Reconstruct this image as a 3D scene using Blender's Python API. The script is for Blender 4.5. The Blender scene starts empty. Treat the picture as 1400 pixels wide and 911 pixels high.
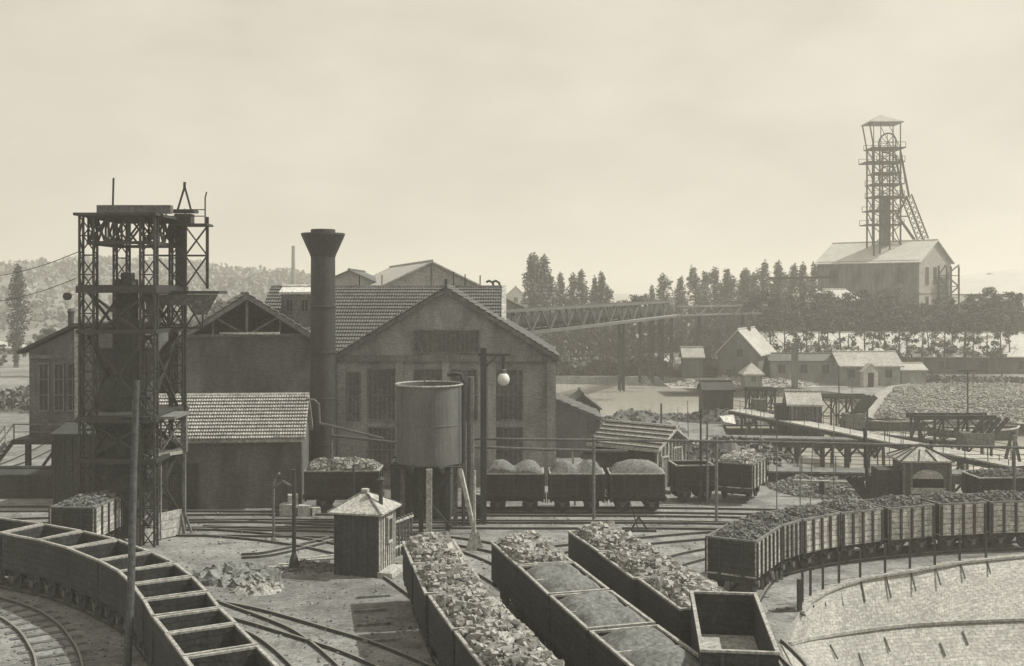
import bpy, math, random
from mathutils import Vector, Matrix, noise as mnoise
from mathutils.geometry import delaunay_2d_cdt
R = math.radians
rnd = random.Random(7)
sc = bpy.context.scene
col = sc.collection

# ---------------------------------------------------------------- camera, sky, sun, exposure
CAMZ, FOC, HOR = 13.0, 1500.0, 400.0       # eye height in metres, focal length in photo pixels, horizon row
cam_d = bpy.data.cameras.new('camera'); cam = bpy.data.objects.new('camera', cam_d); col.objects.link(cam)
cam.location = (0, 0, CAMZ); cam.rotation_euler = (R(90), 0, 0)
cam_d.sensor_width = 36; cam_d.lens = FOC / 1400 * 36
cam_d.shift_y = -(455.5 - HOR) / 1400
cam_d.clip_start = 0.3; cam_d.clip_end = 9000
sc.camera = cam

SUN_EL, SUN_AZ = 50.0, 8.0                 # azimuth from +x towards +y
wd = bpy.data.worlds.new('World'); sc.world = wd; wd.use_nodes = True
nt = wd.node_tree; nt.nodes.clear()
def N(t, typ, **kw):
    n = t.nodes.new(typ)
    for k, v in kw.items(): setattr(n, k, v)
    return n
sky = N(nt, 'ShaderNodeTexSky', sky_type='NISHITA', sun_disc=False)
sky.sun_elevation = R(SUN_EL); sky.sun_rotation = R(90 - SUN_AZ); sky.dust_density = 4.0; sky.air_density = 1.0
bw = N(nt, 'ShaderNodeRGBToBW'); nt.links.new(sky.outputs[0], bw.inputs[0])
mixg = N(nt, 'ShaderNodeMix', data_type='FLOAT'); mixg.inputs[0].default_value = 0.8
nt.links.new(bw.outputs[0], mixg.inputs[2]); 
tc = N(nt, 'ShaderNodeTexCoord')
mp = N(nt, 'ShaderNodeMapping'); mp.inputs['Scale'].default_value = (4, 4, 9)
nt.links.new(tc.outputs['Generated'], mp.inputs[0])
nz = N(nt, 'ShaderNodeTexNoise'); nz.inputs['Scale'].default_value = 1.3; nz.inputs['Detail'].default_value = 5; nz.inputs['Roughness'].default_value = 0.5
nt.links.new(mp.outputs[0], nz.inputs['Vector'])
mr = N(nt, 'ShaderNodeMapRange'); mr.inputs[1].default_value = 0.3; mr.inputs[2].default_value = 0.7
mr.inputs[3].default_value = 4.7; mr.inputs[4].default_value = 6.1
nt.links.new(nz.outputs[0], mr.inputs[0]); nt.links.new(mr.outputs[0], mixg.inputs[3])
tint = N(nt, 'ShaderNodeMix', data_type='RGBA', blend_type='MULTIPLY'); tint.inputs[0].default_value = 1.0
tint.inputs[7].default_value = (1.075, 1.0, 0.845, 1)
nt.links.new(mixg.outputs[0], tint.inputs[6])
bg = N(nt, 'ShaderNodeBackground'); bg.inputs[1].default_value = 0.124
nt.links.new(tint.outputs[2], bg.inputs[0])
wo = N(nt, 'ShaderNodeOutputWorld'); nt.links.new(bg.outputs[0], wo.inputs[0])

sl = bpy.data.lights.new('sun', 'SUN'); sl.energy = 4.6; sl.angle = R(0.6); sl.color = (1.0, 0.96, 0.85)
so = bpy.data.objects.new('sun', sl); col.objects.link(so)
sdir = Vector((math.cos(R(SUN_EL)) * math.cos(R(SUN_AZ)), math.cos(R(SUN_EL)) * math.sin(R(SUN_AZ)), math.sin(R(SUN_EL))))
so.rotation_euler = sdir.to_track_quat('Z', 'Y').to_euler(); so.location = sdir * 60
vs = sc.view_settings; vs.view_transform = 'Standard'; vs.look = 'None'; vs.exposure = 0.15; vs.gamma = 1.0; vs.use_curve_mapping = False
sc.cycles.max_bounces = 5; sc.cycles.volume_bounces = 1; sc.cycles.diffuse_bounces = 3

# ---------------------------------------------------------------- placing: photo pixel at a known distance or height
def W(px, py, d): return Vector(((px - 700) / FOC * d, d, CAMZ - (py - HOR) / FOC * d))
def G(px, py, z=0.0):
    d = FOC * (CAMZ - z) / (py - HOR); return Vector(((px - 700) / FOC * d, d, z))

# ---------------------------------------------------------------- materials
MATS = {}
def mat(name, g, amp=.25, scale=1.2, rough=.85, bump=.15, bscale=14, streak=0, tint=None, spec=.3, metal=0, brick=None, big=.25, grain=.55):
    if tint is None: tint = (.90, 1.0, 1.04) if g < .07 else ((.95, 1.0, 1.0) if g < .22 else (1.0, 1.0, .96))
    m = bpy.data.materials.new(name); m.use_nodes = True; t = m.node_tree; b = t.nodes['Principled BSDF']
    b.inputs['Roughness'].default_value = rough; b.inputs['Specular IOR Level'].default_value = spec; b.inputs['Metallic'].default_value = metal
    geo = N(t, 'ShaderNodeNewGeometry')
    mp = N(t, 'ShaderNodeMapping'); t.links.new(geo.outputs['Position'], mp.inputs[0])
    if streak: mp.inputs['Scale'].default_value = (1, 1, streak)
    n1 = N(t, 'ShaderNodeTexNoise'); n1.inputs['Scale'].default_value = scale; n1.inputs['Detail'].default_value = 8; n1.inputs['Roughness'].default_value = .62
    t.links.new(mp.outputs[0], n1.inputs['Vector'])
    n2 = N(t, 'ShaderNodeTexNoise'); n2.inputs['Scale'].default_value = scale * .17; n2.inputs['Detail'].default_value = 3
    t.links.new(geo.outputs['Position'], n2.inputs['Vector'])
    add = N(t, 'ShaderNodeMath', operation='MULTIPLY_ADD'); add.inputs[1].default_value = big * 2; t.links.new(n2.outputs[0], add.inputs[0]); t.links.new(n1.outputs[0], add.inputs[2])
    r = N(t, 'ShaderNodeMapRange'); r.inputs[1].default_value = .28 + big * .7; r.inputs[2].default_value = .72 + big * 1.3
    r.inputs[3].default_value = g * (1 - amp); r.inputs[4].default_value = g * (1 + amp)
    t.links.new(add.outputs[0], r.inputs[0])
    val = r.outputs[0]
    n3 = N(t, 'ShaderNodeTexNoise'); n3.inputs['Scale'].default_value = bscale; n3.inputs['Detail'].default_value = 4
    t.links.new(mp.outputs[0], n3.inputs['Vector'])
    h = n3.outputs[0]
    if grain:
        n4 = N(t, 'ShaderNodeTexNoise'); n4.inputs['Scale'].default_value = 7.0; n4.inputs['Detail'].default_value = 3; n4.inputs['Roughness'].default_value = .7
        t.links.new(geo.outputs['Position'], n4.inputs['Vector'])
        r4 = N(t, 'ShaderNodeMapRange'); r4.inputs[1].default_value = .3; r4.inputs[2].default_value = .7; r4.inputs[3].default_value = 1-grain; r4.inputs[4].default_value = 1+grain
        t.links.new(n4.outputs[0], r4.inputs[0]); m4 = N(t, 'ShaderNodeMath', operation='MULTIPLY'); t.links.new(val, m4.inputs[0]); t.links.new(r4.outputs[0], m4.inputs[1]); val = m4.outputs[0]
    if brick:                               # (row height, brick length, mortar darkness)
        tcn = N(t, 'ShaderNodeTexCoord'); bt = N(t, 'ShaderNodeTexBrick')
        dn = N(t, 'ShaderNodeTexNoise'); dn.inputs['Scale'].default_value = .9; dn.inputs['Detail'].default_value = 4; t.links.new(geo.outputs['Position'], dn.inputs['Vector'])
        dm = N(t, 'ShaderNodeVectorMath', operation='MULTIPLY_ADD'); dm.inputs[1].default_value = (brick[0]*1.6,)*3; t.links.new(dn.outputs['Color'], dm.inputs[0]); t.links.new(tcn.outputs['UV'], dm.inputs[2]); t.links.new(dm.outputs[0], bt.inputs['Vector'])
        bt.inputs['Scale'].default_value = 1; bt.inputs['Row Height'].default_value = brick[0]; bt.inputs['Brick Width'].default_value = brick[1]
        bt.inputs['Mortar Size'].default_value = brick[0] * .11; bt.inputs['Mortar Smooth'].default_value = .3; bt.inputs['Bias'].default_value = 0
        bt.inputs['Color1'].default_value = (.8, .8, .8, 1); bt.inputs['Color2'].default_value = (1.1, 1.1, 1.1, 1)
        bt.inputs['Mortar'].default_value = (brick[2],) * 3 + (1,)
        mm = N(t, 'ShaderNodeMath', operation='MULTIPLY'); t.links.new(bt.outputs['Color'], mm.inputs[0]); t.links.new(val, mm.inputs[1]); val = mm.outputs[0]
    cmb = N(t, 'ShaderNodeCombineColor')
    for k in range(3):
        q = N(t, 'ShaderNodeMath', operation='MULTIPLY'); q.inputs[1].default_value = tint[k]; t.links.new(val, q.inputs[0]); t.links.new(q.outputs[0], cmb.inputs[k])
    t.links.new(cmb.outputs[0], b.inputs['Base Color'])
    if bump:
        bp = N(t, 'ShaderNodeBump'); bp.inputs['Strength'].default_value = bump; bp.inputs['Distance'].default_value = .06
        t.links.new(h, bp.inputs['Height']); t.links.new(bp.outputs[0], b.inputs['Normal'])
    MATS[name] = m; return m
M = MATS
mat('iron', .03, .4, 3, rough=.6, spec=.4)
mat('iron_pale', .10, .35, 3, rough=.6)
mat('tank_plate', .11, .6, .9, rough=.55, streak=.25, bump=.05, grain=.2)
mat('coal', .04, .6, 6, rough=.55, spec=.5, bscale=30)
mat('coal_lump', .23, .92, 7, rough=.6, spec=.5, bscale=30, bump=.1, grain=0)
mat('coal_fine', .14, .35, 5, rough=.9, bscale=40, bump=.35)
mat('coal_small', .125, .5, 8, rough=.9, bscale=30, bump=.5)
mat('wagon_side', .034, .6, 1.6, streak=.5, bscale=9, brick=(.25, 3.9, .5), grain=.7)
mat('wagon_dusty', .36, .6, 1.5, streak=.6, bscale=9, brick=(.25, 3.9, .45), grain=.5)
mat('rim', .28, .35, 4, rough=.7)
mat('rim_dark', .14, .45, 4, rough=.7)
mat('plank_dark', .045, .5, 2, streak=.15, bscale=8)
mat('plank_mid', .14, .65, 2, streak=.15, bscale=8)
mat('post_wood', .065, .5, 2, streak=.15, bscale=8)
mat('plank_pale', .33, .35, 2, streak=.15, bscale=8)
mat('brick_wall', .21, .6, .8, bump=.1, bscale=5, streak=.35, brick=(.10, .26, 1.3), grain=.3)
mat('brick_dark', .10, .65, .8, bump=.1, bscale=5, streak=.35, brick=(.10, .26, 1.3), grain=.3)
mat('stucco', .28, .25, .9)
mat('stucco_pale', .5, .2, .9)
mat('tiles', .10, .45, 2.2, bump=.1)
mat('tiles_dark', .1, .5, 2.0, bump=.1)
mat('tiles_pale', .30, .4, 2.5, bump=.1)
mat('sheet_white', .47, .15, .6)
mat('sheet_pale', .33, .25, .9)
mat('window_dim', .075, .6, 2, rough=.4)
mat('glass_dark', .03, .4, 2, rough=.25, bump=0)
mat('globe', .55, .06, 2, rough=.2, bump=0, grain=0)
mat('rail_top', .05, .5, 2.5, rough=.5, metal=.0)
def rail_mat():
    m = MATS['rail_top']; t = m.node_tree; b = t.nodes['Principled BSDF']; src = b.inputs['Base Color'].links[0].from_socket
    geo = N(t, 'ShaderNodeNewGeometry'); sp = N(t, 'ShaderNodeSeparateXYZ'); t.links.new(geo.outputs['Position'], sp.inputs[0]); sn = N(t, 'ShaderNodeSeparateXYZ'); t.links.new(geo.outputs['Normal'], sn.inputs[0])
    g1 = N(t, 'ShaderNodeMath', operation='GREATER_THAN'); g1.inputs[1].default_value = .11; t.links.new(sp.outputs[2], g1.inputs[0])
    mx = N(t, 'ShaderNodeMix', data_type='RGBA'); t.links.new(g1.outputs[0], mx.inputs[0]); t.links.new(src, mx.inputs[6]); mx.inputs[7].default_value = (.2, .2, .185, 1); t.links.new(mx.outputs[2], b.inputs['Base Color'])
rail_mat()
mat('sleeper', .1, .4, 3)
mat('bark', .07, .4, 3)
mat('leaf', .085, .6, .35, rough=.8, bump=0, grain=0)
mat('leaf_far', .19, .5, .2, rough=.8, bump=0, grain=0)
mat('leaf_poplar', .125, .5, .35, rough=.8, bump=0, grain=0)
mat('leaf_dark', .05, .5, .3, rough=.8, bump=0, grain=0)
mat('stone', .27, .4, 3, bscale=10)
mat('spoil', .23, .5, 2.5, bscale=10, grain=.3)
mat('rubble', .17, .6, 2.5, bscale=10)
mat('paving', .31, .38, .5, bump=.6, bscale=5, brick=(.19, .34, .70), big=.7, grain=.4)
mat('paving_flat', .40, .4, .7, bump=.5, bscale=4, brick=(.3, .6, .86), big=.5, grain=.35)
mat('slag', .45, .2, .1, bump=.2, bscale=1, grain=0)
mat('hill', .17, .5, .02, bump=.2, bscale=.3, grain=0)
# the ground: pale trodden ash and earth with blots of coal dust
def ground_mat():
    m = bpy.data.materials.new('ground_ash'); m.use_nodes = True; t = m.node_tree; b = t.nodes['Principled BSDF']; b.inputs['Roughness'].default_value = .95; b.inputs['Specular IOR Level'].default_value = .1
    geo = N(t, 'ShaderNodeNewGeometry')
    def nn(s, d, r=.6, sx=1):
        v = N(t, 'ShaderNodeTexNoise'); v.inputs['Scale'].default_value = s; v.inputs['Detail'].default_value = d; v.inputs['Roughness'].default_value = r
        if sx != 1:
            mp = N(t, 'ShaderNodeMapping'); mp.inputs['Scale'].default_value = (sx, 1, 1); t.links.new(geo.outputs['Position'], mp.inputs[0]); t.links.new(mp.outputs[0], v.inputs['Vector'])
        else: t.links.new(geo.outputs['Position'], v.inputs['Vector'])
        return v.outputs[0]
    def rng(s, a, b_, c, d):
        r = N(t, 'ShaderNodeMapRange'); r.inputs[1].default_value = a; r.inputs[2].default_value = b_; r.inputs[3].default_value = c; r.inputs[4].default_value = d; t.links.new(s, r.inputs[0]); return r.outputs[0]
    def mul(a, c):
        q = N(t, 'ShaderNodeMath', operation='MULTIPLY'); t.links.new(a, q.inputs[0]); t.links.new(c, q.inputs[1]); return q.outputs[0]
    base = rng(nn(.12, 6, .55, .4), .35, .65, .18, .30)
    base = mul(base, rng(nn(.7, 6, .7), .35, .62, .55, 1.15))
    base = mul(base, rng(nn(5, 5, .7), .3, .7, .6, 1.3))
    base = mul(base, rng(nn(22, 3, .6), .3, .7, .6, 1.3))
    cmb = N(t, 'ShaderNodeCombineColor')
    for k, c in enumerate((.97, 1.0, .99)):
        q = N(t, 'ShaderNodeMath', operation='MULTIPLY'); q.inputs[1].default_value = c; t.links.new(base, q.inputs[0]); t.links.new(q.outputs[0], cmb.inputs[k])
    t.links.new(cmb.outputs[0], b.inputs['Base Color'])
    bp = N(t, 'ShaderNodeBump'); bp.inputs['Strength'].default_value = .5; bp.inputs['Distance'].default_value = .1
    t.links.new(nn(7, 6, .7), bp.inputs['Height']); t.links.new(bp.outputs[0], b.inputs['Normal'])
    M['ground'] = m
ground_mat()
def water_mat():
    m = bpy.data.materials.new('canal_water'); m.use_nodes = True; t = m.node_tree; b = t.nodes['Principled BSDF']
    b.inputs['Base Color'].default_value = (.42, .41, .37, 1); b.inputs['Roughness'].default_value = .12; b.inputs['Specular IOR Level'].default_value = .8
    geo = N(t, 'ShaderNodeNewGeometry'); v = N(t, 'ShaderNodeTexNoise'); v.inputs['Scale'].default_value = 1.4; v.inputs['Detail'].default_value = 4
    mp = N(t, 'ShaderNodeMapping'); mp.inputs['Scale'].default_value = (.5, 1.6, 1); t.links.new(geo.outputs['Position'], mp.inputs[0]); t.links.new(mp.outputs[0], v.inputs['Vector'])
    bp = N(t, 'ShaderNodeBump'); bp.inputs['Strength'].default_value = .35; bp.inputs['Distance'].default_value = .05
    t.links.new(v.outputs[0], bp.inputs['Height']); t.links.new(bp.outputs[0], b.inputs['Normal'])
    M['water'] = m
water_mat()

# ---------------------------------------------------------------- mesh and object helpers
ORG = {}
def tag(o, label=None, cat=None, group=None, kind=None):
    if label: o['label'] = label
    if cat: o['category'] = cat
    if group: o['group'] = group
    if kind: o['kind'] = kind
    return o
def empty(name, loc, label=None, cat=None, group=None):
    o = bpy.data.objects.new(name, None); col.objects.link(o); o.location = loc; o.empty_display_size = .3
    ORG[o.name] = Vector(loc); return tag(o, label, cat, group)
class MB:
    def __init__(s): s.v = []; s.f = []; s.uv = {}
    def quad(s, a, b, c, d, uv=None):
        n = len(s.v); s.v += [Vector(a), Vector(b), Vector(c), Vector(d)]; s.f.append((n, n+1, n+2, n+3))
        if uv: s.uv[len(s.f)-1] = uv
        return s
    def poly(s, pts):
        n = len(s.v); s.v += [Vector(p) for p in pts]; s.f.append(tuple(range(n, n+len(pts)))); return s
    def box(s, c, size, rz=0, ax=None):
        c = Vector(c); hx, hy, hz = size[0]/2, size[1]/2, size[2]/2; n = len(s.v)
        m = Matrix.Rotation(rz, 3, 'Z') if ax is None else ax
        for z in (-hz, hz):
            for x, y in ((-hx, -hy), (hx, -hy), (hx, hy), (-hx, hy)): s.v.append(c + m @ Vector((x, y, z)))
        for q in ((0,3,2,1),(4,5,6,7),(0,1,5,4),(1,2,6,5),(2,3,7,6),(3,0,4,7)): s.f.append(tuple(n+i for i in q))
        return s
    def beam(s, p, q, w, h=None):           # square bar from p to q, w across, h in the vertical plane
        p, q = Vector(p), Vector(q); h = h or w; d = q - p; L = d.length
        if L < 1e-5: return s
        x = d / L; up = Vector((0, 0, 1)) if abs(x.z) < .98 else Vector((0, 1, 0))
        y = up.cross(x).normalized(); z = x.cross(y)
        m = Matrix((x, y, z)).transposed()
        return s.box((p + q) / 2, (L, w, h), ax=m)
    def tube(s, pts, r, n=8, r2=None, cap=True):
        pts = [Vector(p) for p in pts]; k = len(pts); base = len(s.v)
        prev = None
        for i, p in enumerate(pts):
            d = (pts[min(i+1, k-1)] - pts[max(i-1, 0)]).normalized()
            if prev is None:
                up = Vector((0, 0, 1)) if abs(d.z) < .9 else Vector((1, 0, 0)); a = up.cross(d).normalized()
            else: a = (prev - d * prev.dot(d)).normalized()
            prev = a; b = d.cross(a); rr = r if r2 is None else r + (r2 - r) * i / (k - 1)
            for j in range(n):
                t = 2 * math.pi * j / n; s.v.append(p + (a * math.cos(t) + b * math.sin(t)) * rr)
        for i in range(k - 1):
            for j in range(n):
                s.f.append((base+i*n+j, base+i*n+(j+1) % n, base+(i+1)*n+(j+1) % n, base+(i+1)*n+j))
        if cap:
            s.f.append(tuple(base+j for j in reversed(range(n)))); s.f.append(tuple(base+(k-1)*n+j for j in range(n)))
        return s
    def lathe(s, c, prof, n=32):            # prof: (radius, z) pairs upward
        c = Vector(c); base = len(s.v); k = len(prof)
        for r, z in prof:
            for j in range(n):
                t = 2*math.pi*j/n; s.v.append(c + Vector((r*math.cos(t), r*math.sin(t), z)))
        for i in range(k-1):
            for j in range(n): s.f.append((base+i*n+j, base+i*n+(j+1) % n, base+(i+1)*n+(j+1) % n, base+(i+1)*n+j))
        s.f.append(tuple(base+j for j in reversed(range(n)))); s.f.append(tuple(base+(k-1)*n+j for j in range(n)))
        return s
    def wall(s, a, b, z0, z1, uvs=1.0):     # vertical sheet a->b
        L = (Vector(b) - Vector(a)).length
        return s.quad((a[0],a[1],z0),(b[0],b[1],z0),(b[0],b[1],z1),(a[0],a[1],z1), uv=((0,z0),(L,z0),(L,z1),(0,z1)))
    def prism(s, pts, ext):                 # polygon pushed along ext, with wall UVs
        n = len(pts); pts = [Vector(p) for p in pts]; ext = Vector(ext); base = len(s.v)
        s.v += pts + [p + ext for p in pts]
        x = (pts[1] - pts[0]).normalized()
        s.f.append(tuple(base+i for i in range(n))); s.uv[len(s.f)-1] = [((p-pts[0]).dot(x), p.z) for p in pts]
        s.f.append(tuple(base+n+i for i in reversed(range(n))))
        for i in range(n):
            j = (i+1) % n; s.f.append((base+i, base+n+i, base+n+j, base+j))
            q = [pts[i], pts[i]+ext, pts[j]+ext, pts[j]]; e = ext.normalized()
            s.uv[len(s.f)-1] = [(p.dot(e) , p.z + p.dot(x)*(abs(ext.z) > .9)) for p in q]
        return s
    def build(s, name, m, parent=None, loc=None, smooth=False, link=True):
        me = bpy.data.meshes.new(name)
        if parent is not None: org = ORG.get(parent.name, Vector())
        elif loc is not None: org = Vector(loc)
        else:
            if s.v:
                xs = [p.x for p in s.v]; ys = [p.y for p in s.v]; zs = [p.z for p in s.v]
                org = Vector(((min(xs)+max(xs))/2, (min(ys)+max(ys))/2, min(zs)))
            else: org = Vector()
        me.from_pydata([tuple(p - org) for p in s.v], [], s.f)
        if s.uv or (isinstance(m, str) and m in ('brick_wall','brick_dark','paving','wagon_side','wagon_dusty')):
            ul = me.uv_layers.new(name='UVMap')
            for fi, f in enumerate(s.f):
                if fi in s.uv: continue
                q = [s.v[i] for i in f]; nn = (q[1]-q[0]).cross(q[2]-q[1])
                hz = Vector((-nn.y, nn.x, 0)); hz = hz.normalized() if hz.length > 1e-4 else Vector((1, 0, 0))
                s.uv[fi] = [(p.dot(hz), p.z if abs(nn.normalized().z) < .9 else p.y) for p in q]
            for fi, uv in s.uv.items():
                p = me.polygons[fi]
                for k, li in enumerate(p.loop_indices): ul.data[li].uv = uv[k]
        me.validate(); me.update()
        if smooth: me.polygons.foreach_set('use_smooth', [True]*len(me.polygons))
        me.materials.append(M[m] if isinstance(m, str) else m)
        o = bpy.data.objects.new(name, me); col.objects.link(o)
        if parent is not None: o.parent = parent
        else: o.location = org
        ORG[o.name] = org
        return o
def kids(o): return [c for c in bpy.data.objects if c.parent == o]
def copy_tree(o, loc=None, rz=None, parent=None, scale=None, tree=None):
    tree = tree or TREE(o)
    def go(node, par):
        ob, ch = node; c = ob.copy(); col.objects.link(c)
        if par: c.parent = par
        for x in ch: go(x, c)
        return c
    c = go(tree, None)
    if loc is not None: c.location = loc
    if rz is not None: c.rotation_euler = (0, 0, rz)
    if scale is not None: c.scale = scale
    return c
def TREE(o): return (o, [TREE(k) for k in kids(o)])
ORD = 'zeroth first second third fourth fifth sixth seventh eighth ninth tenth eleventh twelfth thirteenth fourteenth fifteenth sixteenth'.split()
def interp(path, s):                        # point and heading at arc length s along a polyline
    for i in range(len(path)-1):
        a, b = Vector(path[i]), Vector(path[i+1]); L = (b-a).length
        if s <= L or i == len(path)-2:
            return a + (b-a) * (s/L), (b-a).normalized()
        s -= L
def smooth_path(pts, n=8):
    pts = [Vector(p) for p in pts]; out = []
    for i in range(len(pts)-1):
        p0 = pts[max(i-1,0)]; p1 = pts[i]; p2 = pts[i+1]; p3 = pts[min(i+2,len(pts)-1)]
        for k in range(n):
            t = k/n
            out.append(.5*((2*p1)+(-p0+p2)*t+(2*p0-5*p1+4*p2-p3)*t*t+(-p0+3*p1-3*p2+p3)*t**3))
    out.append(pts[-1]); return out
def plen(path): return sum((path[i+1]-path[i]).length for i in range(len(path)-1))

# ---------------------------------------------------------------- setting: ground sheet with the basins cut out
def g2(px, py): p = G(px, py); return (p.x, p.y)
canal = [g2(*p) for p in ((752,566),(880,566),(985,572),(992,600),(1002,628),(1098,640),(1110,668),(1128,690))] + [(62,66),(90,66),(140,100),(130,126)] \
      + [g2(*p) for p in ((1380,578),(1290,574),(1205,570),(1194,552),(1170,540),(1090,530),(970,529),(930,517),(752,514))]
quay_top = [g2(*p) for p in ((1093,837),(1104,822),(1125,809),(1147,800),(1176,791),(1210,785),(1244,780),(1278,774),(1312,768),(1385,761),(1500,752))]
quay_hole = quay_top + [(34, 24), (7.9, 24)] + [g2(1066, 882)]
def cdt_sheet(outer, holes, name, m, z=0):
    pts = list(outer); edges = [(i, (i+1) % len(outer)) for i in range(len(outer))]
    for h in holes:
        b = len(pts); pts += h; edges += [(b+i, b+(i+1) % len(h)) for i in range(len(h))]
    vo, ed, fa, *_ = delaunay_2d_cdt([Vector(p) for p in pts], edges, [], 0, 1e-4)
    def inside(p, poly):
        c = False; n = len(poly)
        for i in range(n):
            x1, y1 = poly[i]; x2, y2 = poly[(i+1) % n]
            if (y1 > p.y) != (y2 > p.y) and p.x < (x2-x1)*(p.y-y1)/(y2-y1)+x1: c = not c
        return c
    mb = MB(); mb.v = [Vector((v.x, v.y, z)) for v in vo]
    for f in fa:
        ce = sum((vo[i] for i in f), Vector((0, 0)))/len(f)
        if inside(ce, outer) and not any(inside(ce, h) for h in holes): mb.f.append(tuple(f))
    o = mb.build(name, m, loc=(0, 0, 0)); tag(o, kind='structure'); return o
cdt_sheet([(-3000, -60), (3000, -60), (3000, 6000), (-3000, 6000)], [canal, quay_hole], 'ground', 'ground')
WZ = -1.2
w = MB().quad((-10, 60, WZ), (170, 60, WZ), (170, 185, WZ), (-10, 185, WZ)).build('canal_water', 'water', loc=(0,0,0)); tag(w, 'pale still water of the canal basin', kind='structure')
# banks of the canal: a rim of masonry, tilted a little towards the water
cx_, cy_ = sum(p[0] for p in canal)/len(canal), sum(p[1] for p in canal)/len(canal)
mb = MB(); n = len(canal)
for i in range(n):
    a, b = canal[i], canal[(i+1) % n]
    def inn(p, k): d = Vector((cx_-p[0], cy_-p[1])); d.normalize(); return (p[0]+d.x*k, p[1]+d.y*k)
    k = 1.6 if 3 <= i <= 7 else 1.0
    a2, b2 = inn(a, k), inn(b, k); L = (Vector(a)-Vector(b)).length
    mb.quad((*a, 0), (*b, 0), (*b2, WZ-.4), (*a2, WZ-.4), uv=((0,0),(L,0),(L,2.8),(0,2.8)))
tag(mb.build('canal_bank', 'rubble', loc=(0,0,0)), kind='structure')
# paved slope of the near basin, its toe ledge and the low quay
T = quay_top
B = [G(px, py, z) for px, py, z in ((1066,882,0),(1078,879,-.4),(1100,873,-.9),(1130,868,-1.3),(1168,862,-1.7),(1206,857,-1.9),(1244,853,-2),(1278,851,-2),(1312,849,-2),(1385,846,-2),(1500,842,-2))]
mb = MB(); u = 0
for i in range(len(T)-1):
    L = (Vector(T[i+1])-Vector(T[i])).length; h0 = (Vector((*T[i],0))-B[i]).length; h1 = (Vector((*T[i+1],0))-B[i+1]).length
    K = 6
    for k in range(K):
        def P(i_, t): return Vector((*T[i_], 0)).lerp(B[i_], t)
        mb.quad(P(i, (k+1)/K), P(i+1, (k+1)/K), P(i+1, k/K), P(i, k/K), uv=((u, -h0*(k+1)/K), (u+L, -h1*(k+1)/K), (u+L, -h1*k/K), (u, -h0*k/K)))
    u += L
tag(mb.build('quay_slope', 'paving', loc=(0,0,0)), kind='structure')
F0 = Vector((9.34, 36, -.01)); FL = [Vector((p.x*.975, p.y-4.0, -5.1)) for p in B]; F = [F0, F0.lerp(FL[4], .25), F0.lerp(FL[4], .5), F0.lerp(FL[4], .78)] + FL[4:]
mb = MB(); u = 0
for i in range(len(B)-1):
    L = (B[i+1]-B[i]).length; h0 = (B[i]-F[i]).length; h1 = (B[i+1]-F[i+1]).length; K = 8; dz_ = Vector((0, 0, -.02))
    for k in range(K):
        mb.quad(B[i].lerp(F[i], (k+1)/K)+dz_, B[i+1].lerp(F[i+1], (k+1)/K)+dz_, B[i+1].lerp(F[i+1], k/K)+dz_, B[i].lerp(F[i], k/K)+dz_, uv=((u, -h0*(k+1)/K), (u+L, -h1*(k+1)/K), (u+L, -h1*k/K), (u, -h0*k/K)))
    u += L
tag(mb.build('lower_slope', 'paving', loc=(0,0,0)), kind='structure')
tag(MB().quad((5, 20, -4.9), (60, 20, -4.9), (60, 48, -4.9), (5, 48, -4.9)).build('basin_water', 'water', loc=(0,0,0)), kind='structure')
mb = MB()
for i in range(1, len(B)-1): mb.beam(B[i]+Vector((0,-.1,.0)), B[i+1]+Vector((0,-.1,.0)), .2, .12)
tag(mb.build('quay_ledge', 'stone', loc=(0,0,0)), kind='structure')
mb = MB()
for i in range(len(T)-1): mb.beam((*T[i], .0), (*T[i+1], .0), .42, .10)
tag(mb.build('quay_coping', 'stone', loc=(0,0,0)), kind='structure')
# ---------------------------------------------------------------- railway tracks
def sweep(mb, path, off, w, z0, z1):
    L = []
    for i, p in enumerate(path):
        a = path[max(i-1, 0)]; b = path[min(i+1, len(path)-1)]; d = (b-a).normalized(); nrm = Vector((-d.y, d.x))
        c = p + nrm*off; L.append((c + nrm*w/2, c - nrm*w/2))
    for i in range(len(L)-1):
        (a, b), (c, d) = L[i], L[i+1]
        mb.quad((*b, z1), (*d, z1), (*c, z1), (*a, z1))
        mb.quad((*b, z0), (*d, z0), (*d, z1), (*b, z1)); mb.quad((*a, z1), (*c, z1), (*c, z0), (*a, z0))
    a, b = L[0]; mb.quad((*a, z0), (*b, z0), (*b, z1), (*a, z1)); a, b = L[-1]; mb.quad((*b, z0), (*a, z0), (*a, z1), (*b, z1))
def track(pts, label, px=True, sleepers=0, gauge=1.44, z=0.0, group='railway tracks of the yard', s0=0):
    path = [Vector(g2(*p)) if px else Vector(p) for p in pts]; path = smooth_path(path, 6)
    c = path[len(path)//2]; root = empty('railway_track', (c.x, c.y, z), label, 'railway track', group)
    for off in (-gauge/2, gauge/2):
        mb = MB(); sweep(mb, path, off, .075, z-.02, z+.13); sweep(mb, path, off, .15, z-.02, z+.02); mb.build('rail', 'rail_top', root)
    if sleepers:
        s = s0; T = plen(path); k = 0
        while s < T and k < sleepers:
            p, d = interp(path, s); a = math.atan2(d.y, d.x)
            MB().box((p.x, p.y, z+.0), (.24, gauge+.9, .07), rz=a).build('sleeper', 'sleeper', root); s += .95; k += 1
    return root, path

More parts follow.
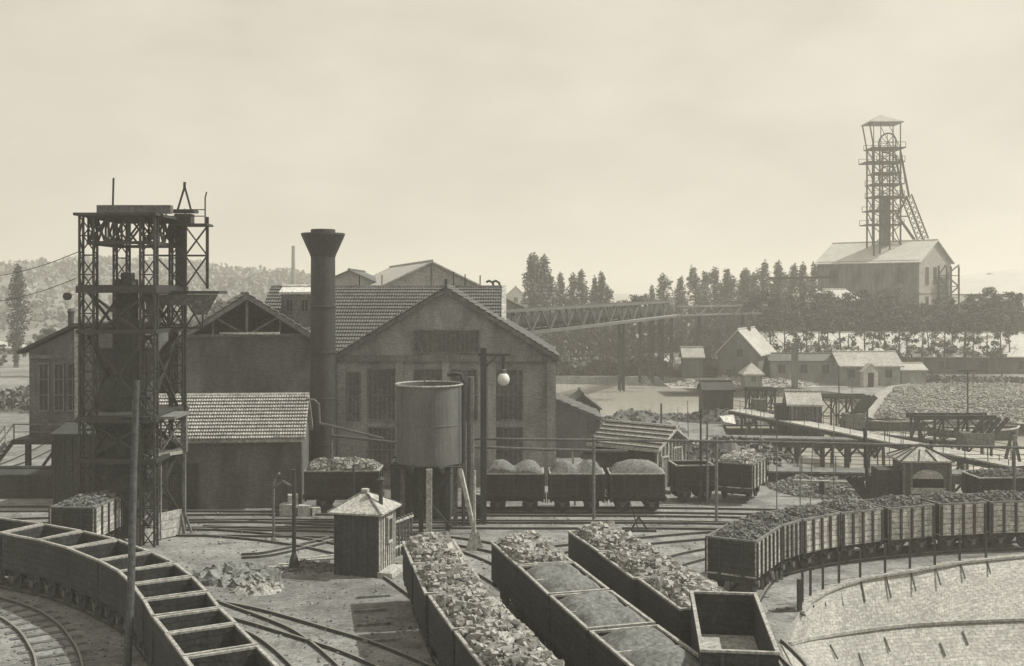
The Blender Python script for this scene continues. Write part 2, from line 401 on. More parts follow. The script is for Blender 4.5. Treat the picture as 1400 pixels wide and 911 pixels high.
# ---------------------------------------------------------------- wagons: built along local x, wheels on the rails at z = 0.13
def lump(mb, c, s, r):
    n = len(mb.v); m = Matrix.Rotation(r.uniform(0, 6.3), 3, 'Z') @ Matrix.Rotation(r.uniform(-1, 1), 3, 'X')
    sx, sy, sz = s*r.uniform(.7, 1.3), s*r.uniform(.6, 1.1), s*r.uniform(.6, 1.0)
    for z in (-1, 1):
        for x, y in ((-1,-1),(1,-1),(1,1),(-1,1)):
            mb.v.append(c + m @ Vector((x*sx*r.uniform(.72,1)/2, y*sy*r.uniform(.72,1)/2, z*sz*r.uniform(.72,1)/2)))
    for q in ((0,3,2,1),(4,5,6,7),(0,1,5,4),(1,2,6,5),(2,3,7,6),(3,0,4,7)): mb.f.append(tuple(n+i for i in q))
LOADS = {}
def load_mesh(style, L, Wd, seed, humps=2, height=None):
    key = (style, round(L, 2), round(Wd, 2), seed, humps)
    if key in LOADS: return LOADS[key]
    r = random.Random(seed*13+5); mb = MB(); nx, ny = int(L/.14), int(Wd/.14)
    H = height or {'lumps': .32, 'fine': .28, 'small': .16}[style]
    o1 = Vector((seed*7.3, seed*3.1, 0))
    def hz(x, y):
        u, v = x/(L/2), y/(Wd/2); e = max(0, 1-abs(v)**(2.6 if style == 'fine' else 3.2))
        lon = (1-(abs(((u+1) % 1)-.5)*2)**1.6) if humps > 1 else max(0, 1-abs(u)**2.2)
        edge = min(1, (1-abs(u))*5)
        nzv = mnoise.fractal(Vector((x, y, 0))*.9+o1, .8, 2, 4)
        return (-.12 if style == 'fine' else -.10) + (H+.18)*(e**.8)*(.62+.38*lon if style != 'fine' else .4+.6*lon)*(.45+.55*edge) + nzv*(.09 if style == 'fine' else .15)
    for i in range(nx+1):
        for j in range(ny+1):
            x, y = -L/2+L*i/nx, -Wd/2+Wd*j/ny; z = hz(x, y)
            if style != 'fine': z -= .06
            mb.v.append(Vector((x, y, z)))
    for i in range(nx):
        for j in range(ny): a = i*(ny+1)+j; mb.f.append((a, a+ny+1, a+ny+2, a+1))
    if style == 'lumps':
        for k in range(int(L*Wd*120)):
            x, y = r.uniform(-.48, .48)*L, r.uniform(-.47, .47)*Wd; s = .05+.24*r.random()**3
            lump(mb, Vector((x, y, hz(x, y)+r.uniform(-.04, .08))), s, r)
    elif style == 'small':
        for k in range(int(L*Wd*60)):
            x, y = r.uniform(-.48, .48)*L, r.uniform(-.47, .47)*Wd; s = .07+.14*r.random()**2
            lump(mb, Vector((x, y, hz(x, y)+r.uniform(-.02, .05))), s, r)
    o = mb.build('coal_load', {'lumps': 'coal_lump', 'fine': 'coal_fine', 'small': 'coal_small'}[style], loc=(0,0,0), smooth=(style == 'fine'))
    LOADS[key] = o.data; bpy.data.objects.remove(o); return LOADS[key]
PROTO = {}
def wagon_proto(L, Wd, rz, side, bars, wheels=True, floor=None):
    key = (round(L, 2), round(Wd, 2), round(rz, 2), side, bars, floor)
    if key in PROTO: return PROTO[key]
    root = empty('coal_wagon', (0, 0, 0)); f0 = .98; th = .07
    b = MB(); hl, hw = L/2, Wd/2
    b.box((0, 0, f0+.04), (L, Wd, .08))
    b.box((0, hw-th/2, (f0+rz)/2+.04), (L-.002, th, rz-f0-.08)); b.box((0, -hw+th/2, (f0+rz)/2+.04), (L-.002, th, rz-f0-.08))
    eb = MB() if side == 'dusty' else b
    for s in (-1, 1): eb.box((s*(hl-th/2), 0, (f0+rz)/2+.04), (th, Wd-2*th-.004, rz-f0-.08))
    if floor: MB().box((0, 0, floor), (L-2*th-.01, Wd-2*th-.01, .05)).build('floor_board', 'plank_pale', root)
    b.build('body', 'wagon_dusty' if side == 'dusty' else 'wagon_side', root)
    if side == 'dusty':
        for s in (-1, 1): MB().box((s*(hl-th/2), 0, (f0+rz)/2+.04), (th, Wd-2*th-.004, rz-f0-.08)).build('shaded_end_board', 'wagon_side', root)  # ends darker than the sides, their shade put into the colour
    q = MB(); rw = .11
    for s in (-1, 1): q.box((0, s*(hw-rw/2+.03), rz+.03), (L+.06, rw, .075)); q.box((s*(hl-rw/2+.03), 0, rz+.032), (rw, Wd-2*rw+.055, .07))
    q.build('rim', 'rim' if side != 'dusty' else 'rim_dark', root)
    if bars:
        for k in range(bars):
            x = -hl + L*(k+1)/(bars+1); MB().box((x, 0, rz-.02), (.09, Wd-.16, .09)).build('tie_bar', 'rim', root)
    rib = MB().box((0, 0, 0), (.12, .07, rz-f0-.05)).build('rib', 'iron', root) if side in ('dusty', 'ribbed') else None
    nr = (5 if L < 3.6 else 7) if side in ('dusty', 'ribbed') else 0; first = True
    for k in range(nr):
        for s in (-1, 1):
            o = rib if first else rib.copy()
            if not first: col.objects.link(o)
            first = False; o.location = (-hl+.06+(L-.12)*k/(nr-1), s*(hw+.035), (f0+rz)/2+.0); o.parent = root
    for s in (-1, 1):                       # corner-braced ends
        for y in (-hw*.45, hw*.45): MB().box((s*(hl+.035), y, (f0+rz)/2), (.06, .1, rz-f0-.05)).build('end_stanchion', 'iron', root)
    u = MB()
    for y in (-.62, .62): u.box((0, y, f0-.13), (L-.05, .1, .26))
    for s in (-1, 1): u.box((s*(hl-.07), 0, f0-.13), (.12, Wd-.1, .27))
    for k in (-1, 0, 1): u.box((k*L*.25, 0, f0-.13), (.08, 1.14, .2))
    u.build('underframe', 'iron', root)
    wx = min(L*.27, 1.1)
    wh = MB(); R0 = .43; wh.lathe((0,0,0), [(R0+.03,-.07),(R0+.03,-.04),(R0,-.035),(R0,.045),(R0-.07,.045),(R0-.07,.01),(.1,.01),(.1,.06)], 20)
    wh.v = [Vector((p.x, p.z, p.y)) for p in wh.v]; wh.f = [tuple(reversed(f)) for f in wh.f]
    w0 = wh.build('wheel', 'iron', root); fst = True
    for sx in (-1, 1):
        MB().tube([(sx*wx, -.75, .13+R0), (sx*wx, .75, .13+R0)], .07, 8).build('axle', 'iron', root)
        for sy in (-1, 1):
            o = w0 if fst else w0.copy()
            if not fst: col.objects.link(o)
            fst = False; o.parent = root; o.location = (sx*wx, sy*.74, .13+R0)
            if sy < 0: o.rotation_euler = (0, 0, math.pi)
            a = MB(); a.box((sx*wx, sy*.88, .13+R0), (.2, .16, .26)); a.beam((sx*wx-.32, sy*.9, f0-.2), (sx*wx-.1, sy*.9, .6), .05); a.beam((sx*wx+.32, sy*.9, f0-.2), (sx*wx+.1, sy*.9, .6), .05)
            a.build('axle_box', 'iron_pale', root)
        MB().beam((sx*(hl+.02), 0, f0-.12), (sx*(hl+.14), 0, f0-.16), .09).beam((sx*(hl+.12), 0, f0-.14), (sx*(hl+.1), 0, f0-.5), .05).build('coupling', 'iron', root)
        for sy in (-.6, .6):
            MB().tube([(sx*(hl-.05), sy, f0-.1), (sx*(hl+.12), sy, f0-.1), ], .06, 8).tube([(sx*(hl+.10), sy, f0-.1), (sx*(hl+.14), sy, f0-.1)], .16, 12).build('buffer', 'iron', root)
    PROTO[key] = [root, TREE(root), False]; return PROTO[key]
def wagon(p, d, L, Wd, rz, label, group, side='dark', bars=0, load=None, seed=1, humps=2, z=0, load_label=None, lh=None, dz=0, floor=None):
    pr = wagon_proto(L, Wd, rz, side, bars, floor=floor)
    r = pr[0] if not pr[2] else copy_tree(pr[0], tree=pr[1])
    pr[2] = True
    jx, jy, jz = rnd.uniform(-.006,.006), rnd.uniform(-.008,.008), rnd.uniform(-.012,.012); r.location = (p.x, p.y, z); r.rotation_euler = (jx, jy, math.atan2(d.y, d.x)+jz); tag(r, label, 'coal wagon', group)
    if load:
        o = bpy.data.objects.new('coal_load', load_mesh(load, L-.16, Wd-.16, seed, humps, lh)); col.objects.link(o)
        o.location = (p.x, p.y, z+rz+dz); o.rotation_euler = (0, 0, math.atan2(d.y, d.x) + (math.pi if seed % 2 else 0))
        tag(o, load_label, 'coal', None, 'stuff')
    return r
def rimp(px, py, rz): g = G(px, py, rz); return Vector((g.x, g.y))

# --- string of lumps-laden wagons, the left one of the three at the bottom
def train(pts, rz, L, gap, Wd, name, n, s0, group, kind, lname, side='dark', bars=1, seedo=0):
    path = smooth_path([rimp(x, y, rz) for x, y in pts], 8); s = s0
    for k in range(n):
        p, d = interp(path, s+L/2); st, hum, note = kind(k)
        wagon(p, d, L, Wd, rz, name.format(ORD[k+1], note), group, side, bars, st, 1+(k+seedo) % 4, hum,
              load_label=None if not st else ({'lumps': 'lump coal in the ', 'fine': 'smooth fine grey coal in the ', 'small': 'small dark coal in the '}[st] + ORD[k+1] + ' wagon of the ' + lname), lh=None)
        s += L+gap
    return path
RZ = 2.5
pA = train([(800,1000),(702,898),(654,844),(619,801),(600,768),(589,748),(578,728)], RZ, 3.9, .25, 2.15,
      '{} coal wagon from the front in the lump coal string behind the slatted hut{}', 5, 0.2, 'wagons laden with lump coal running to the water tank', lambda k: ('lumps', 1 if k % 2 else 2, ''), 'string behind the slatted hut, from the front', seedo=0)
pB = train([(1040,1010),(910,906),(838,848),(783,803),(738,766),(715,746),(698,716)], RZ, 3.9, .25, 2.25,
      '{} coal wagon from the front in the middle string under fine grey coal{}', 5, .6, 'wagons of the middle string at the bottom', lambda k: (('fine', 2, '') if k < 4 else ('lumps', 1, '')), 'middle string, from the front', seedo=1)
pC = train([(968,833),(955,820),(915,793),(880,772),(845,748),(806,724)], RZ, 3.9, .25, 2.25,
      '{} lump coal wagon of the short string behind the empty deep wagon{}', 3, 0.1, 'wagons of the short string behind the empty one', lambda k: ('lumps', 2, ''), 'short string behind the empty deep wagon', seedo=2)
# the empty deep wagon at the near end
a, b = rimp(1012, 893, 3.1), rimp(988, 812, 3.1); d = (b-a).normalized()
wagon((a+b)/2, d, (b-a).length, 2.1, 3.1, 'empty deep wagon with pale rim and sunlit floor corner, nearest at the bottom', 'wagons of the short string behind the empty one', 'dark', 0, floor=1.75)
# --- string of empty wagons curving off to the left
bars = [(330,925),(301,892),(275.5,861),(256,839),(241,816),(222,795),(201,777),(171,762),(127,745),(82,733),(31,724),(-28,715)]
pts = [rimp(x, y, RZ) for x, y in bars]; pts = smooth_path(pts, 1)
for k in range(len(pts)-1):
    a, b = pts[k], pts[k+1]; d = (b-a).normalized(); L = (b-a).length
    wagon((a+b)/2, d, round(L-.16, 1), 2.15, RZ, f'{ORD[k+1]} empty wagon from the near end of the curved string by the tall post', 'empty wagons in the curved string by the tall post', 'dark', 0)
# --- curved train along the quay
ends = [(997.5,739.5,.0),(1037,716,0),(1070,707,0),(1126,697.5,0),(1190,691,0),(1262,685.5,0),(1333,682,0),(1410,680,0)]
pts = [rimp(x, y, RZ) for x, y, _ in ends]
for k in range(len(pts)-1):
    a, b = pts[k], pts[k+1]; d = (b-a).normalized(); L = (b-a).length
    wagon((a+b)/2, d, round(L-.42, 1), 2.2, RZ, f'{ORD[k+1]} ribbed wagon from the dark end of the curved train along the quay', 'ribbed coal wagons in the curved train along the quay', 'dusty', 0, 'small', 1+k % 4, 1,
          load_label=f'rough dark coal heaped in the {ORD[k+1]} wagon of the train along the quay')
qpath = [p for p in pts]
# --- loaded wagon beside the lattice tower
a, b = Vector((-21.4, 53.3)), Vector((-21.2, 56.6)); d = (b-a).normalized()
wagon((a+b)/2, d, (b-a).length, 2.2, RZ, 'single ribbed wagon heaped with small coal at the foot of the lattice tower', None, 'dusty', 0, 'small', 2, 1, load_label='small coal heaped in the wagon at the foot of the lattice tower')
# --- the row of laden wagons before the gabled hall
ym = 65.2
for k, (x0, x1) in enumerate(((660,746),(750,829),(833,912))):
    a = Vector(((x0-700)/FOC*64, ym)); b = Vector(((x1-700)/FOC*64, ym-.05))
    wagon((a+b)/2, (b-a).normalized(), round((b-a).length-.2, 1), 2.2, 2.35, f'{ORD[k+1]} from the tank of three dark wagons heaped with fine coal before the gabled hall', 'three heaped wagons before the gabled hall', 'ribbed', 0, 'fine', 1+k, (2, 2, 1)[k], lh=.55,
          load_label=f'pale rounded heap of fine coal in the {ORD[k+1]} wagon before the gabled hall', dz=.12)
a, b = Vector(((415-700)/FOC*64.5, 65.6)), Vector(((518-700)/FOC*64.5, 65.6))
wagon((a+b)/2, (b-a).normalized(), round((b-a).length, 1), 2.2, 2.45, 'dark wagon of bright lump coal between the round chimney and the tank', None, 'dark', 0, 'lumps', 3, 1, load_label='bright lump coal in the wagon between the round chimney and the tank', dz=.1)
a, b = Vector((13.6, 67.4)), Vector((15.1, 70.4))
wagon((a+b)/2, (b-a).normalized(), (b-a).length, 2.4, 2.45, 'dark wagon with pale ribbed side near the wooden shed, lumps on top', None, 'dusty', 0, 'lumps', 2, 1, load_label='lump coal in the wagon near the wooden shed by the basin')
wagon(Vector((28.0, 62.5)), Vector((1, .02)), 3.8, 2.2, 2.6, 'dark wagon cut by the picture edge beside the hipped signal cabin', None, 'dark', 0, 'small', 3, 1, load_label='dark coal in the wagon beside the hipped signal cabin')
wagon(Vector((11.2, 68.6)), Vector((1, .1)), 2.4, 2.0, 2.3, 'small dark wagon squeezed between the wooden shed and the ribbed wagon', None, 'dark', 0)

# --- the tracks
def off_path(path, ext0=None, ext1=None):
    p = [tuple(v) for v in path[::6]]
    return ([ext0] if ext0 else []) + p + ([ext1] if ext1 else [])
track([tuple(v) for v in pA[::5]] + [(-7.5, 54), (-13, 58), (-20, 60)], 'rails under the lump coal wagons behind the slatted hut', px=False)
track([tuple(v) for v in pB[::5]] + [(-3.2, 54.5), (-9, 59.8), (-17, 61.5)], 'rails under the middle string of fine coal wagons', px=False)
track([(5.2, 22), (6.0, 29), (6.7, 34)] + [tuple(v) for v in pC[4::5]] + [(1.6, 53), (-4, 57.6), (-12, 58.9), (-24, 59.2)], 'rails under the short string and the empty deep wagon', px=False)
track([(-6.0, 22), (-7.2, 26)] + [tuple(p) for p in [rimp(x, y, RZ) for x, y in bars]][1:] + [(-30, 51), (-45, 52)], 'rails under the curved string of empty wagons', px=False)
track([tuple(p) for p in reversed(qpath)][:-1] + [(9.0, 44.0), (8.8, 39), (9.6, 34), (11.8, 29), (14, 25)], 'rails under the curved train along the quay', px=False, sleepers=0)
track([(-60, 63.4), (-30, 65.6), (-5, 65.2), (10, 65.1), (26, 63), (45, 58)], 'rails under the row of laden wagons before the gabled hall', px=False)
track([(-40, 60), (-20, 63), (0, 62.9), (14, 62.2), (30, 58.5), (45, 54)], 'rails next to those of the three heaped wagons', px=False)
track([(-40, 57), (-20, 60.9), (0, 60.9), (12, 60.6), (24, 58)], 'rails running between the slatted hut and the brick hall, third from the hall', px=False)
track([(2.2, 55.2), (7, 57.2), (12, 58.8), (18, 59.4), (30, 57)], 'curved rails leaving the short string towards the quay train', px=False)
track([(5.2, 49.5), (7.5, 52.5), (11, 55.2), (18, 57.5)], 'short rails between the short string and the quay train', px=False)
track([(-70,812),(10,835),(50,858),(71,885),(79,903),(84,935),(90,990)], 'curved rails in the sun at the bottom corner under the empty wagons', sleepers=14, s0=3)
track([(265,826),(300,838),(350,857),(384,874),(428,911),(500,990)], 'curved rails nearest to the empty wagons on the open ash ground', sleepers=0)
track([(250,826),(310,836),(353,846),(430,869),(490,888),(560,918),(640,960)], 'long rails crossing the open ash ground towards the wagon shadows', sleepers=0)
track([(-80,672),(0,660),(60,648),(110,622)], 'curved rails on pale ground beyond the loaded wagon')
track([(-80,640),(-5,640),(45,622),(85,600)], 'curved rails nearest the steps of the timber screening house')
track([(-80,692),(0,676),(75,661),(110,650)], 'straighter rails on pale ground just beyond the loaded wagon')
track([(330,762),(372,758),(456,738)], 'short rails behind the slatted hut beside the rubble', gauge=.7)
# ---------------------------------------------------------------- building helpers
def tiled(mb, a, b, c, d, rows, cols, th=.09, wave=.05, rag=0):
    a, b, c, d = map(Vector, (a, b, c, d)); nrm = (b-a).cross(d-a).normalized()
    if nrm.z < 0: nrm = -nrm
    r = random.Random(3)
    for i in range(rows):
        t0, t1 = i/rows, min(1, (i+1.12)/rows); base = len(mb.v); K = cols*2
        for t, off in ((t0, -.02), (t0, th), (t1, .0)):
            for k in range(K+1):
                p = a.lerp(d, t).lerp(b.lerp(c, t), k/K)
                mb.v.append(p + nrm*(off + (wave if k % 2 else 0) + (r.uniform(-.5, .5)*rag)))
        for q in range(2):
            for k in range(K):
                n0 = base+q*(K+1)+k; mb.f.append((n0, n0+1, n0+K+2, n0+K+1))
class Frame:
    def __init__(s, P, ang, z0=0): s.P = Vector((P[0], P[1], 0)); s.u = Vector((math.cos(ang), math.sin(ang), 0)); s.v_ = Vector((-math.sin(ang), math.cos(ang), 0)); s.z0 = z0; s.ang = ang
    def __call__(s, u, v, z): return s.P + s.u*u + s.v_*v + Vector((0, 0, z))
def house(name, label, cat, P, ang, L, D, ze, zr, ridge='u', wm='stucco', rm='tiles', over=.35, z0=0, tiles=None, group=None, thick=.14, verge=None, hip=0, open_gable=None):
    f = Frame(P, ang); root = empty(name, f(L/2, D/2, z0), label, cat, group); vg = over if verge is None else verge
    mb = MB()
    if ridge == 'u':
        ht = 0 if hip else zr-ze
        mb.prism([f(0,0,z0), f(0,0,ze), f(0,D/2,ze+ht-.01) if ht else f(0,D/2,ze), f(0,D,ze), f(0,D,z0)], f.u*L)
    else:
        top = open_gable if open_gable is not None else None
        if top is None: mb.prism([f(0,0,z0), f(L,0,z0), f(L,0,ze), f(L/2,0,zr-.01), f(0,0,ze)], f.v_*D)
        else: mb.prism([f(0,0,z0), f(L,0,z0), f(L,0,ze), f(0,0,ze)], f.v_*D)
    mb.build('wall', wm, root)
    s = (zr-ze)/((D if ridge == 'u' else L)/2); dz = over*s
    if ridge == 'u':
        h = hip
        fr = (f(-vg,-over,ze-dz), f(L+vg,-over,ze-dz), f(L+(vg if not h else -h),D/2,zr), f(-vg if not h else h,D/2,zr))
        bk = (f(-vg,D+over,ze-dz), f(L+vg,D+over,ze-dz), f(L+(vg if not h else -h),D/2,zr), f(-vg if not h else h,D/2,zr))
    else:
        fr = (f(-over,-vg,ze-dz), f(-over,D+vg,ze-dz), f(L/2,D+vg,zr), f(L/2,-vg,zr))
        bk = (f(L+over,-vg,ze-dz), f(L+over,D+vg,ze-dz), f(L/2,D+vg,zr), f(L/2,-vg,zr))
    mb = MB(); up = Vector((0,0,.03)); dn = Vector((0,0,-thick))
    for q in (fr, bk):
        t = [p+up for p in q]; l = [p+dn for p in q]
        mb.poly(t); mb.poly(l[::-1])
        for i in range(4): j = (i+1) % 4; mb.quad(t[i], l[i], l[j], t[j])
    if hip:
        for e in ((fr[0], bk[0], fr[3]), (fr[1], bk[1], fr[2])): mb.poly([p+up for p in e]); mb.poly([p+dn for p in e])
    if tiles:
        for q in (fr, bk): tiled(mb, *[p+up*1.5 for p in q], *tiles)
    mb.tube([fr[3]+Vector((0,0,.08)), fr[2]+Vector((0,0,.08))], .13, 6)
    rf = mb.build('roof', rm, root)
    return root, f
def opening(root, f, face, u, z, w, h, bars=0, L=0, D=0, mid=0, name='window', frame='plank_mid', pane='glass_dark', t=.09, proud=.03):
    # a pane set in a frame, on the front (v=0), right (u=L) or left (u=0) wall; u is along the wall
    def q(a, o, zz):
        return f(a, -o, zz) if face == 'front' else (f(L+o, a, zz) if face == 'right' else f(-o, a, zz))
    ang = f.ang if face == 'front' else f.ang + math.pi/2
    fr = MB()
    for sx in (-1, 1): fr.box(q(u+sx*w/2, proud+.03, z+h/2), (t, .12, h+t), rz=ang)
    for sz in (0, 1): fr.box(q(u, proud+.035, z+h*sz), (w-t, .12, t), rz=ang)
    o = fr.build(name, frame, root); ORG[o.name] = ORG[root.name]
    p = MB().box(q(u, proud, z+h/2), (w, .05, h), rz=ang).build('pane', pane, root); p.parent = o; p.matrix_parent_inverse.identity()
    if bars or mid:
        b = MB()
        if mid > 1 and not bars: b.box(q(u, proud+.045, z+h/2), (.05, .06, h-.05), rz=ang)
        for k in range(bars): b.box(q(u-w/2+w*(k+1)/(bars+1), proud+.04, z+h/2), (.05, .06, h-.05), rz=ang)
        for k in range(mid): b.box(q(u, proud+.05, z+h*(k+1)/(mid+1)), (w-.05, .07, .07), rz=ang)
        g = b.build('glazing_bars', frame, root); g.parent = o
    return o
def lattice(mb, p, q, wx, wy, leg=.1, panel=1.1, dg=.055):
    p, q = Vector(p), Vector(q); L = (q-p).length; n = max(1, round(L/panel))
    c = [(-wx/2,-wy/2),(wx/2,-wy/2),(wx/2,wy/2),(-wx/2,wy/2)]
    def at(k, t): return p.lerp(q, t) + Vector((c[k][0], c[k][1], 0))
    for k in range(4): mb.beam(at(k, 0), at(k, 1), leg)
    for i in range(n):
        t0, t1 = i/n, (i+1)/n
        for k in range(4):
            j = (k+1) % 4; a, b = (k, j) if i % 2 else (j, k)
            mb.beam(at(a, t0), at(b, t1), dg); mb.beam(at(k, t1), at(j, t1), dg)
def truss(mb, a, b, h, n, chord=.16, dg=.09, x=True, post=True):
    a, b = Vector(a), Vector(b); H = Vector((0,0,h))
    mb.beam(a, b, chord); mb.beam(a+H, b+H, chord)
    for i in range(n):
        p, q = a.lerp(b, i/n), a.lerp(b, (i+1)/n)
        if post or i == 0: mb.beam(p, p+H, dg)
        if x: mb.beam(p, q+H, dg); mb.beam(q, p+H, dg)
        else: mb.beam(p if i % 2 else p+H, q+H if i % 2 else q, dg)
    mb.beam(b, b+H, dg)

# ---------------------------------------------------------------- main gabled brick hall
root, f = house('brick_hall', 'large grey brick hall with barred windows and a wide front gable behind the tank', 'factory hall', (-11.84, 74), 0, 14.8, 12, 8.76, 13.3, 'v', 'brick_wall', 'tiles', over=.2, tiles=(20, 50), verge=.5, thick=.3)
mb = MB()
for u in (.35, 4.25, 7.4, 10.5, 14.45): mb.box(f(u, -.09, 4.3), (.55, .18, 8.6))
mb.build('pilasters', 'brick_wall', root)
MB().box(f(7.4, -.14, 8.55), (14.9, .3, .42)).build('band', 'plank_mid', root)
for u in (3.1, 11.6):
    opening(root, f, 'front', u, .9, 1.9, 3.0, 5, mid=1, pane='window_dim'); opening(root, f, 'front', u, 4.4, 1.9, 3.4, 5, mid=1, pane='window_dim')
opening(root, f, 'front', 7.4, 4.4, 4.2, 3.4, 11, mid=1, pane='window_dim'); opening(root, f, 'front', 7.4, 8.95, 4.4, 1.5, 13, pane='window_dim')
opening(root, f, 'front', 1.2, 4.4, .8, 3.2, 2, mid=1, pane='window_dim')
MB().beam(f(7.4, -.2, 13.1), f(7.4, -.2, 13.9), .18).build('finial', 'plank_dark', root)
root, f = house('transverse_hall', 'long hall with rows of dark tiles lying crosswise behind the large front gable', 'factory hall', (-18.2, 76.2), 0, 17.2, 16, 8.8, 13.35, 'u', 'brick_wall', 'tiles', over=.4, tiles=(20, 95, .10, .05), verge=.3)
for uu, zz in ((6.5, 14.3), (13.7, 14.6), (14.6, 14.4)): MB().beam(f(uu, 8, 13.4), f(uu, 8, zz), .08).build('roof_spike', 'iron', root)
MB().beam(f(17.6, -.4, 8.7), f(17.6, 8, 13.5), .35, .12).build('barge_board', 'plank_pale', root)
root, f = house('pale_hall', 'big pale hall whose grey roof rises above the rows of dark tiles', 'factory hall', (-17.25, 107.6), R(15), 19, 27, 11.6, 16.1, 'v', 'stucco', 'sheet_pale', over=.4, verge=.4)
mb = MB()
for u in (4.5, 9.5, 14.5): mb.box(f(u, -.05, 13), (.12, .08, 3.5 if u != 9.5 else 5.8), rz=f.ang)
mb.build('wall_seams', 'plank_mid', root)
house('hall_beyond_chimney', 'far hall with a dark roof slope peeping out right of the round chimney', 'factory hall', (-22.5, 118), 0, 10, 12, 13.2, 15.4, 'v', 'stucco', 'tiles', over=.4)
root, f = house('roof_cabin', 'small plank cabin with flat pale roof left of the round chimney', 'cabin', (-16.6, 79), 0, 2.4, 2.2, 13.05, 13.4, 'u', 'plank_mid', 'sheet_white', over=.15, z0=10.2)
opening(root, f, 'front', .6, 11.6, .5, .9, 1); opening(root, f, 'front', 1.7, 11.6, .5, .9, 1)
root, f = house('white_house', 'tiny white house with one window seen over the roofs beside the tall trees', 'house', (-1.6, 300), 0, 5.2, 8, 12.3, 14.7, 'v', 'sheet_white', 'tiles', over=.3, z0=0)
opening(root, f, 'front', 2.6, 9.6, 1.0, 2.0, 1)
# hooked vent pipes on the end of the transverse roof
r0 = empty('vent_pipe', (-.9, 85, 11), 'pair of hooked dark vent pipes at the end of the long tiled roof', 'vent pipe')
for dx in (-.5, 0):
    MB().tube([(-.9+dx, 85, 10.5), (-.9+dx, 85, 13.4), (-1.0+dx, 85, 13.75), (-1.25+dx, 85, 13.9), (-1.5+dx, 85, 13.8)], .09, 8).build('pipe', 'iron', r0)
MB().beam((-1.4, 85, 12), (-.9, 85, 12), .06).beam((-1.4, 85, 12.8), (-.9, 85, 12.8), .06).build('bracket', 'iron', r0)

# ---------------------------------------------------------------- second hall with the open roof truss, and its annex
root, f = house('open_truss_hall', 'dark brick hall with an open timber truss in its gable, behind the lattice tower', 'factory hall', (-17.9-4.45*math.cos(R(16)), 74.1-4.45*math.sin(R(16))), R(16), 8.9, 8, 10.0, 12.85, 'v', 'brick_dark', 'tiles', over=.6, tiles=(10, 26), verge=.55, open_gable=1, thick=.32)
MB().prism([f(0,7.6,9.9), f(8.9,7.6,9.9), f(4.45,7.6,12.75)], f.v_*.2).build('back_gable', 'brick_dark', root)
mb = MB(); A_, B_, C_ = f(.1,-.05,10.1), f(8.8,-.05,10.1), f(4.45,-.05,12.7)
mb.beam(A_, B_, .2); mb.beam(A_, C_, .2); mb.beam(B_, C_, .2); mb.beam(f(4.45,-.05,10.1), C_, .16)
for s in (-1, 1):
    mb.beam(f(4.45+s*2.2,-.05,10.1), f(4.45+s*2.2,-.05,11.4), .12); mb.beam(f(4.45,-.05,10.1), f(4.45+s*2.2,-.05,11.4), .12)
mb.build('truss', 'plank_mid', root)
MB().box(f(4.6, -.3, 10.25), (4.0, .25, .14)).build('sill_board', 'sheet_white', root)
root, f = house('brick_annex', 'low brick annex squeezed between the lattice tower and the open truss hall', 'annex', (-26.3, 76.5), 0, 3.5, 8, 8.6, 9.6, 'u', 'brick_dark', 'tiles', over=.3, tiles=(6, 10))
# ---------------------------------------------------------------- low house with the pale tiled roof
root, f = house('low_tiled_house', 'low dark brick house with a neatly gridded pale tile roof at the tracks', 'workshop', (-21.9, 65.6), R(5), 9.2, 4.4, 4.6, 6.55, 'u', 'brick_dark', 'tiles_pale', over=.5, tiles=(13, 62, .13, .06, .02), verge=.25)
opening(root, f, 'front', 2.4, .1, 1.3, 2.6, 1, name='door', frame='plank_dark', pane='plank_dark')
r0 = empty('hoop_pipe', (-13.1, 66.5, 3), 'thin hooped steam pipe leaving the low tiled house and slanting to the tank', 'pipe')
P_ = lambda x, y, d: W(x, y, d)
MB().tube([P_(418,546,66), P_(430,547,66), P_(436,553,66), P_(437,578,66)], .07, 8).build('hoop', 'iron_pale', r0)
MB().tube([P_(437,579,66), P_(524,600,63)], .09, 8).build('pipe', 'iron_pale', r0); MB().tube([P_(455,596,66), P_(545,606,63)], .09, 8).build('pipe', 'iron_pale', r0)
MB().tube([P_(453,583,66), (P_(453,583,66).x, 66, 0)], .09, 8).build('prop', 'iron_pale', r0)
# ---------------------------------------------------------------- round iron chimney with a funnel head
r0 = empty('iron_chimney', (-12.4, 72, 0), 'tall round dark iron chimney with a flaring funnel head', 'chimney')
MB().lathe((-12.4, 72, 0), [(1.0,0),(.95,.5),(.83,.6),(.82,7),(.79,15.35)], 40).build('shaft', 'iron', r0, smooth=False)
MB().lathe((-12.4, 72, 0), [(.8,15.3),(.86,15.5),(1.42,16.75),(1.42,16.88),(.86,16.88)], 40).build('funnel', 'iron', r0)
MB().lathe((-12.4, 72, 0), [(.8,16.8),(.8,17.12),(.74,17.14)], 32).build('cap', 'iron', r0)
for z in (3, 6, 9, 12): MB().lathe((-12.4, 72, 0), [(.8,z),(.87,z+.02),(.87,z+.12),(.8,z+.14)], 40).build('hoop', 'iron', r0)
r0 = MB().lathe(W(401,400,330)*1, [(.75,-14),(.7,0),(.5,13.6),(.55,13.7),(.55,14)], 16).build('far_chimney', 'brick_wall'); tag(r0, 'thin pale factory chimney far off before the wooded hill', 'chimney')

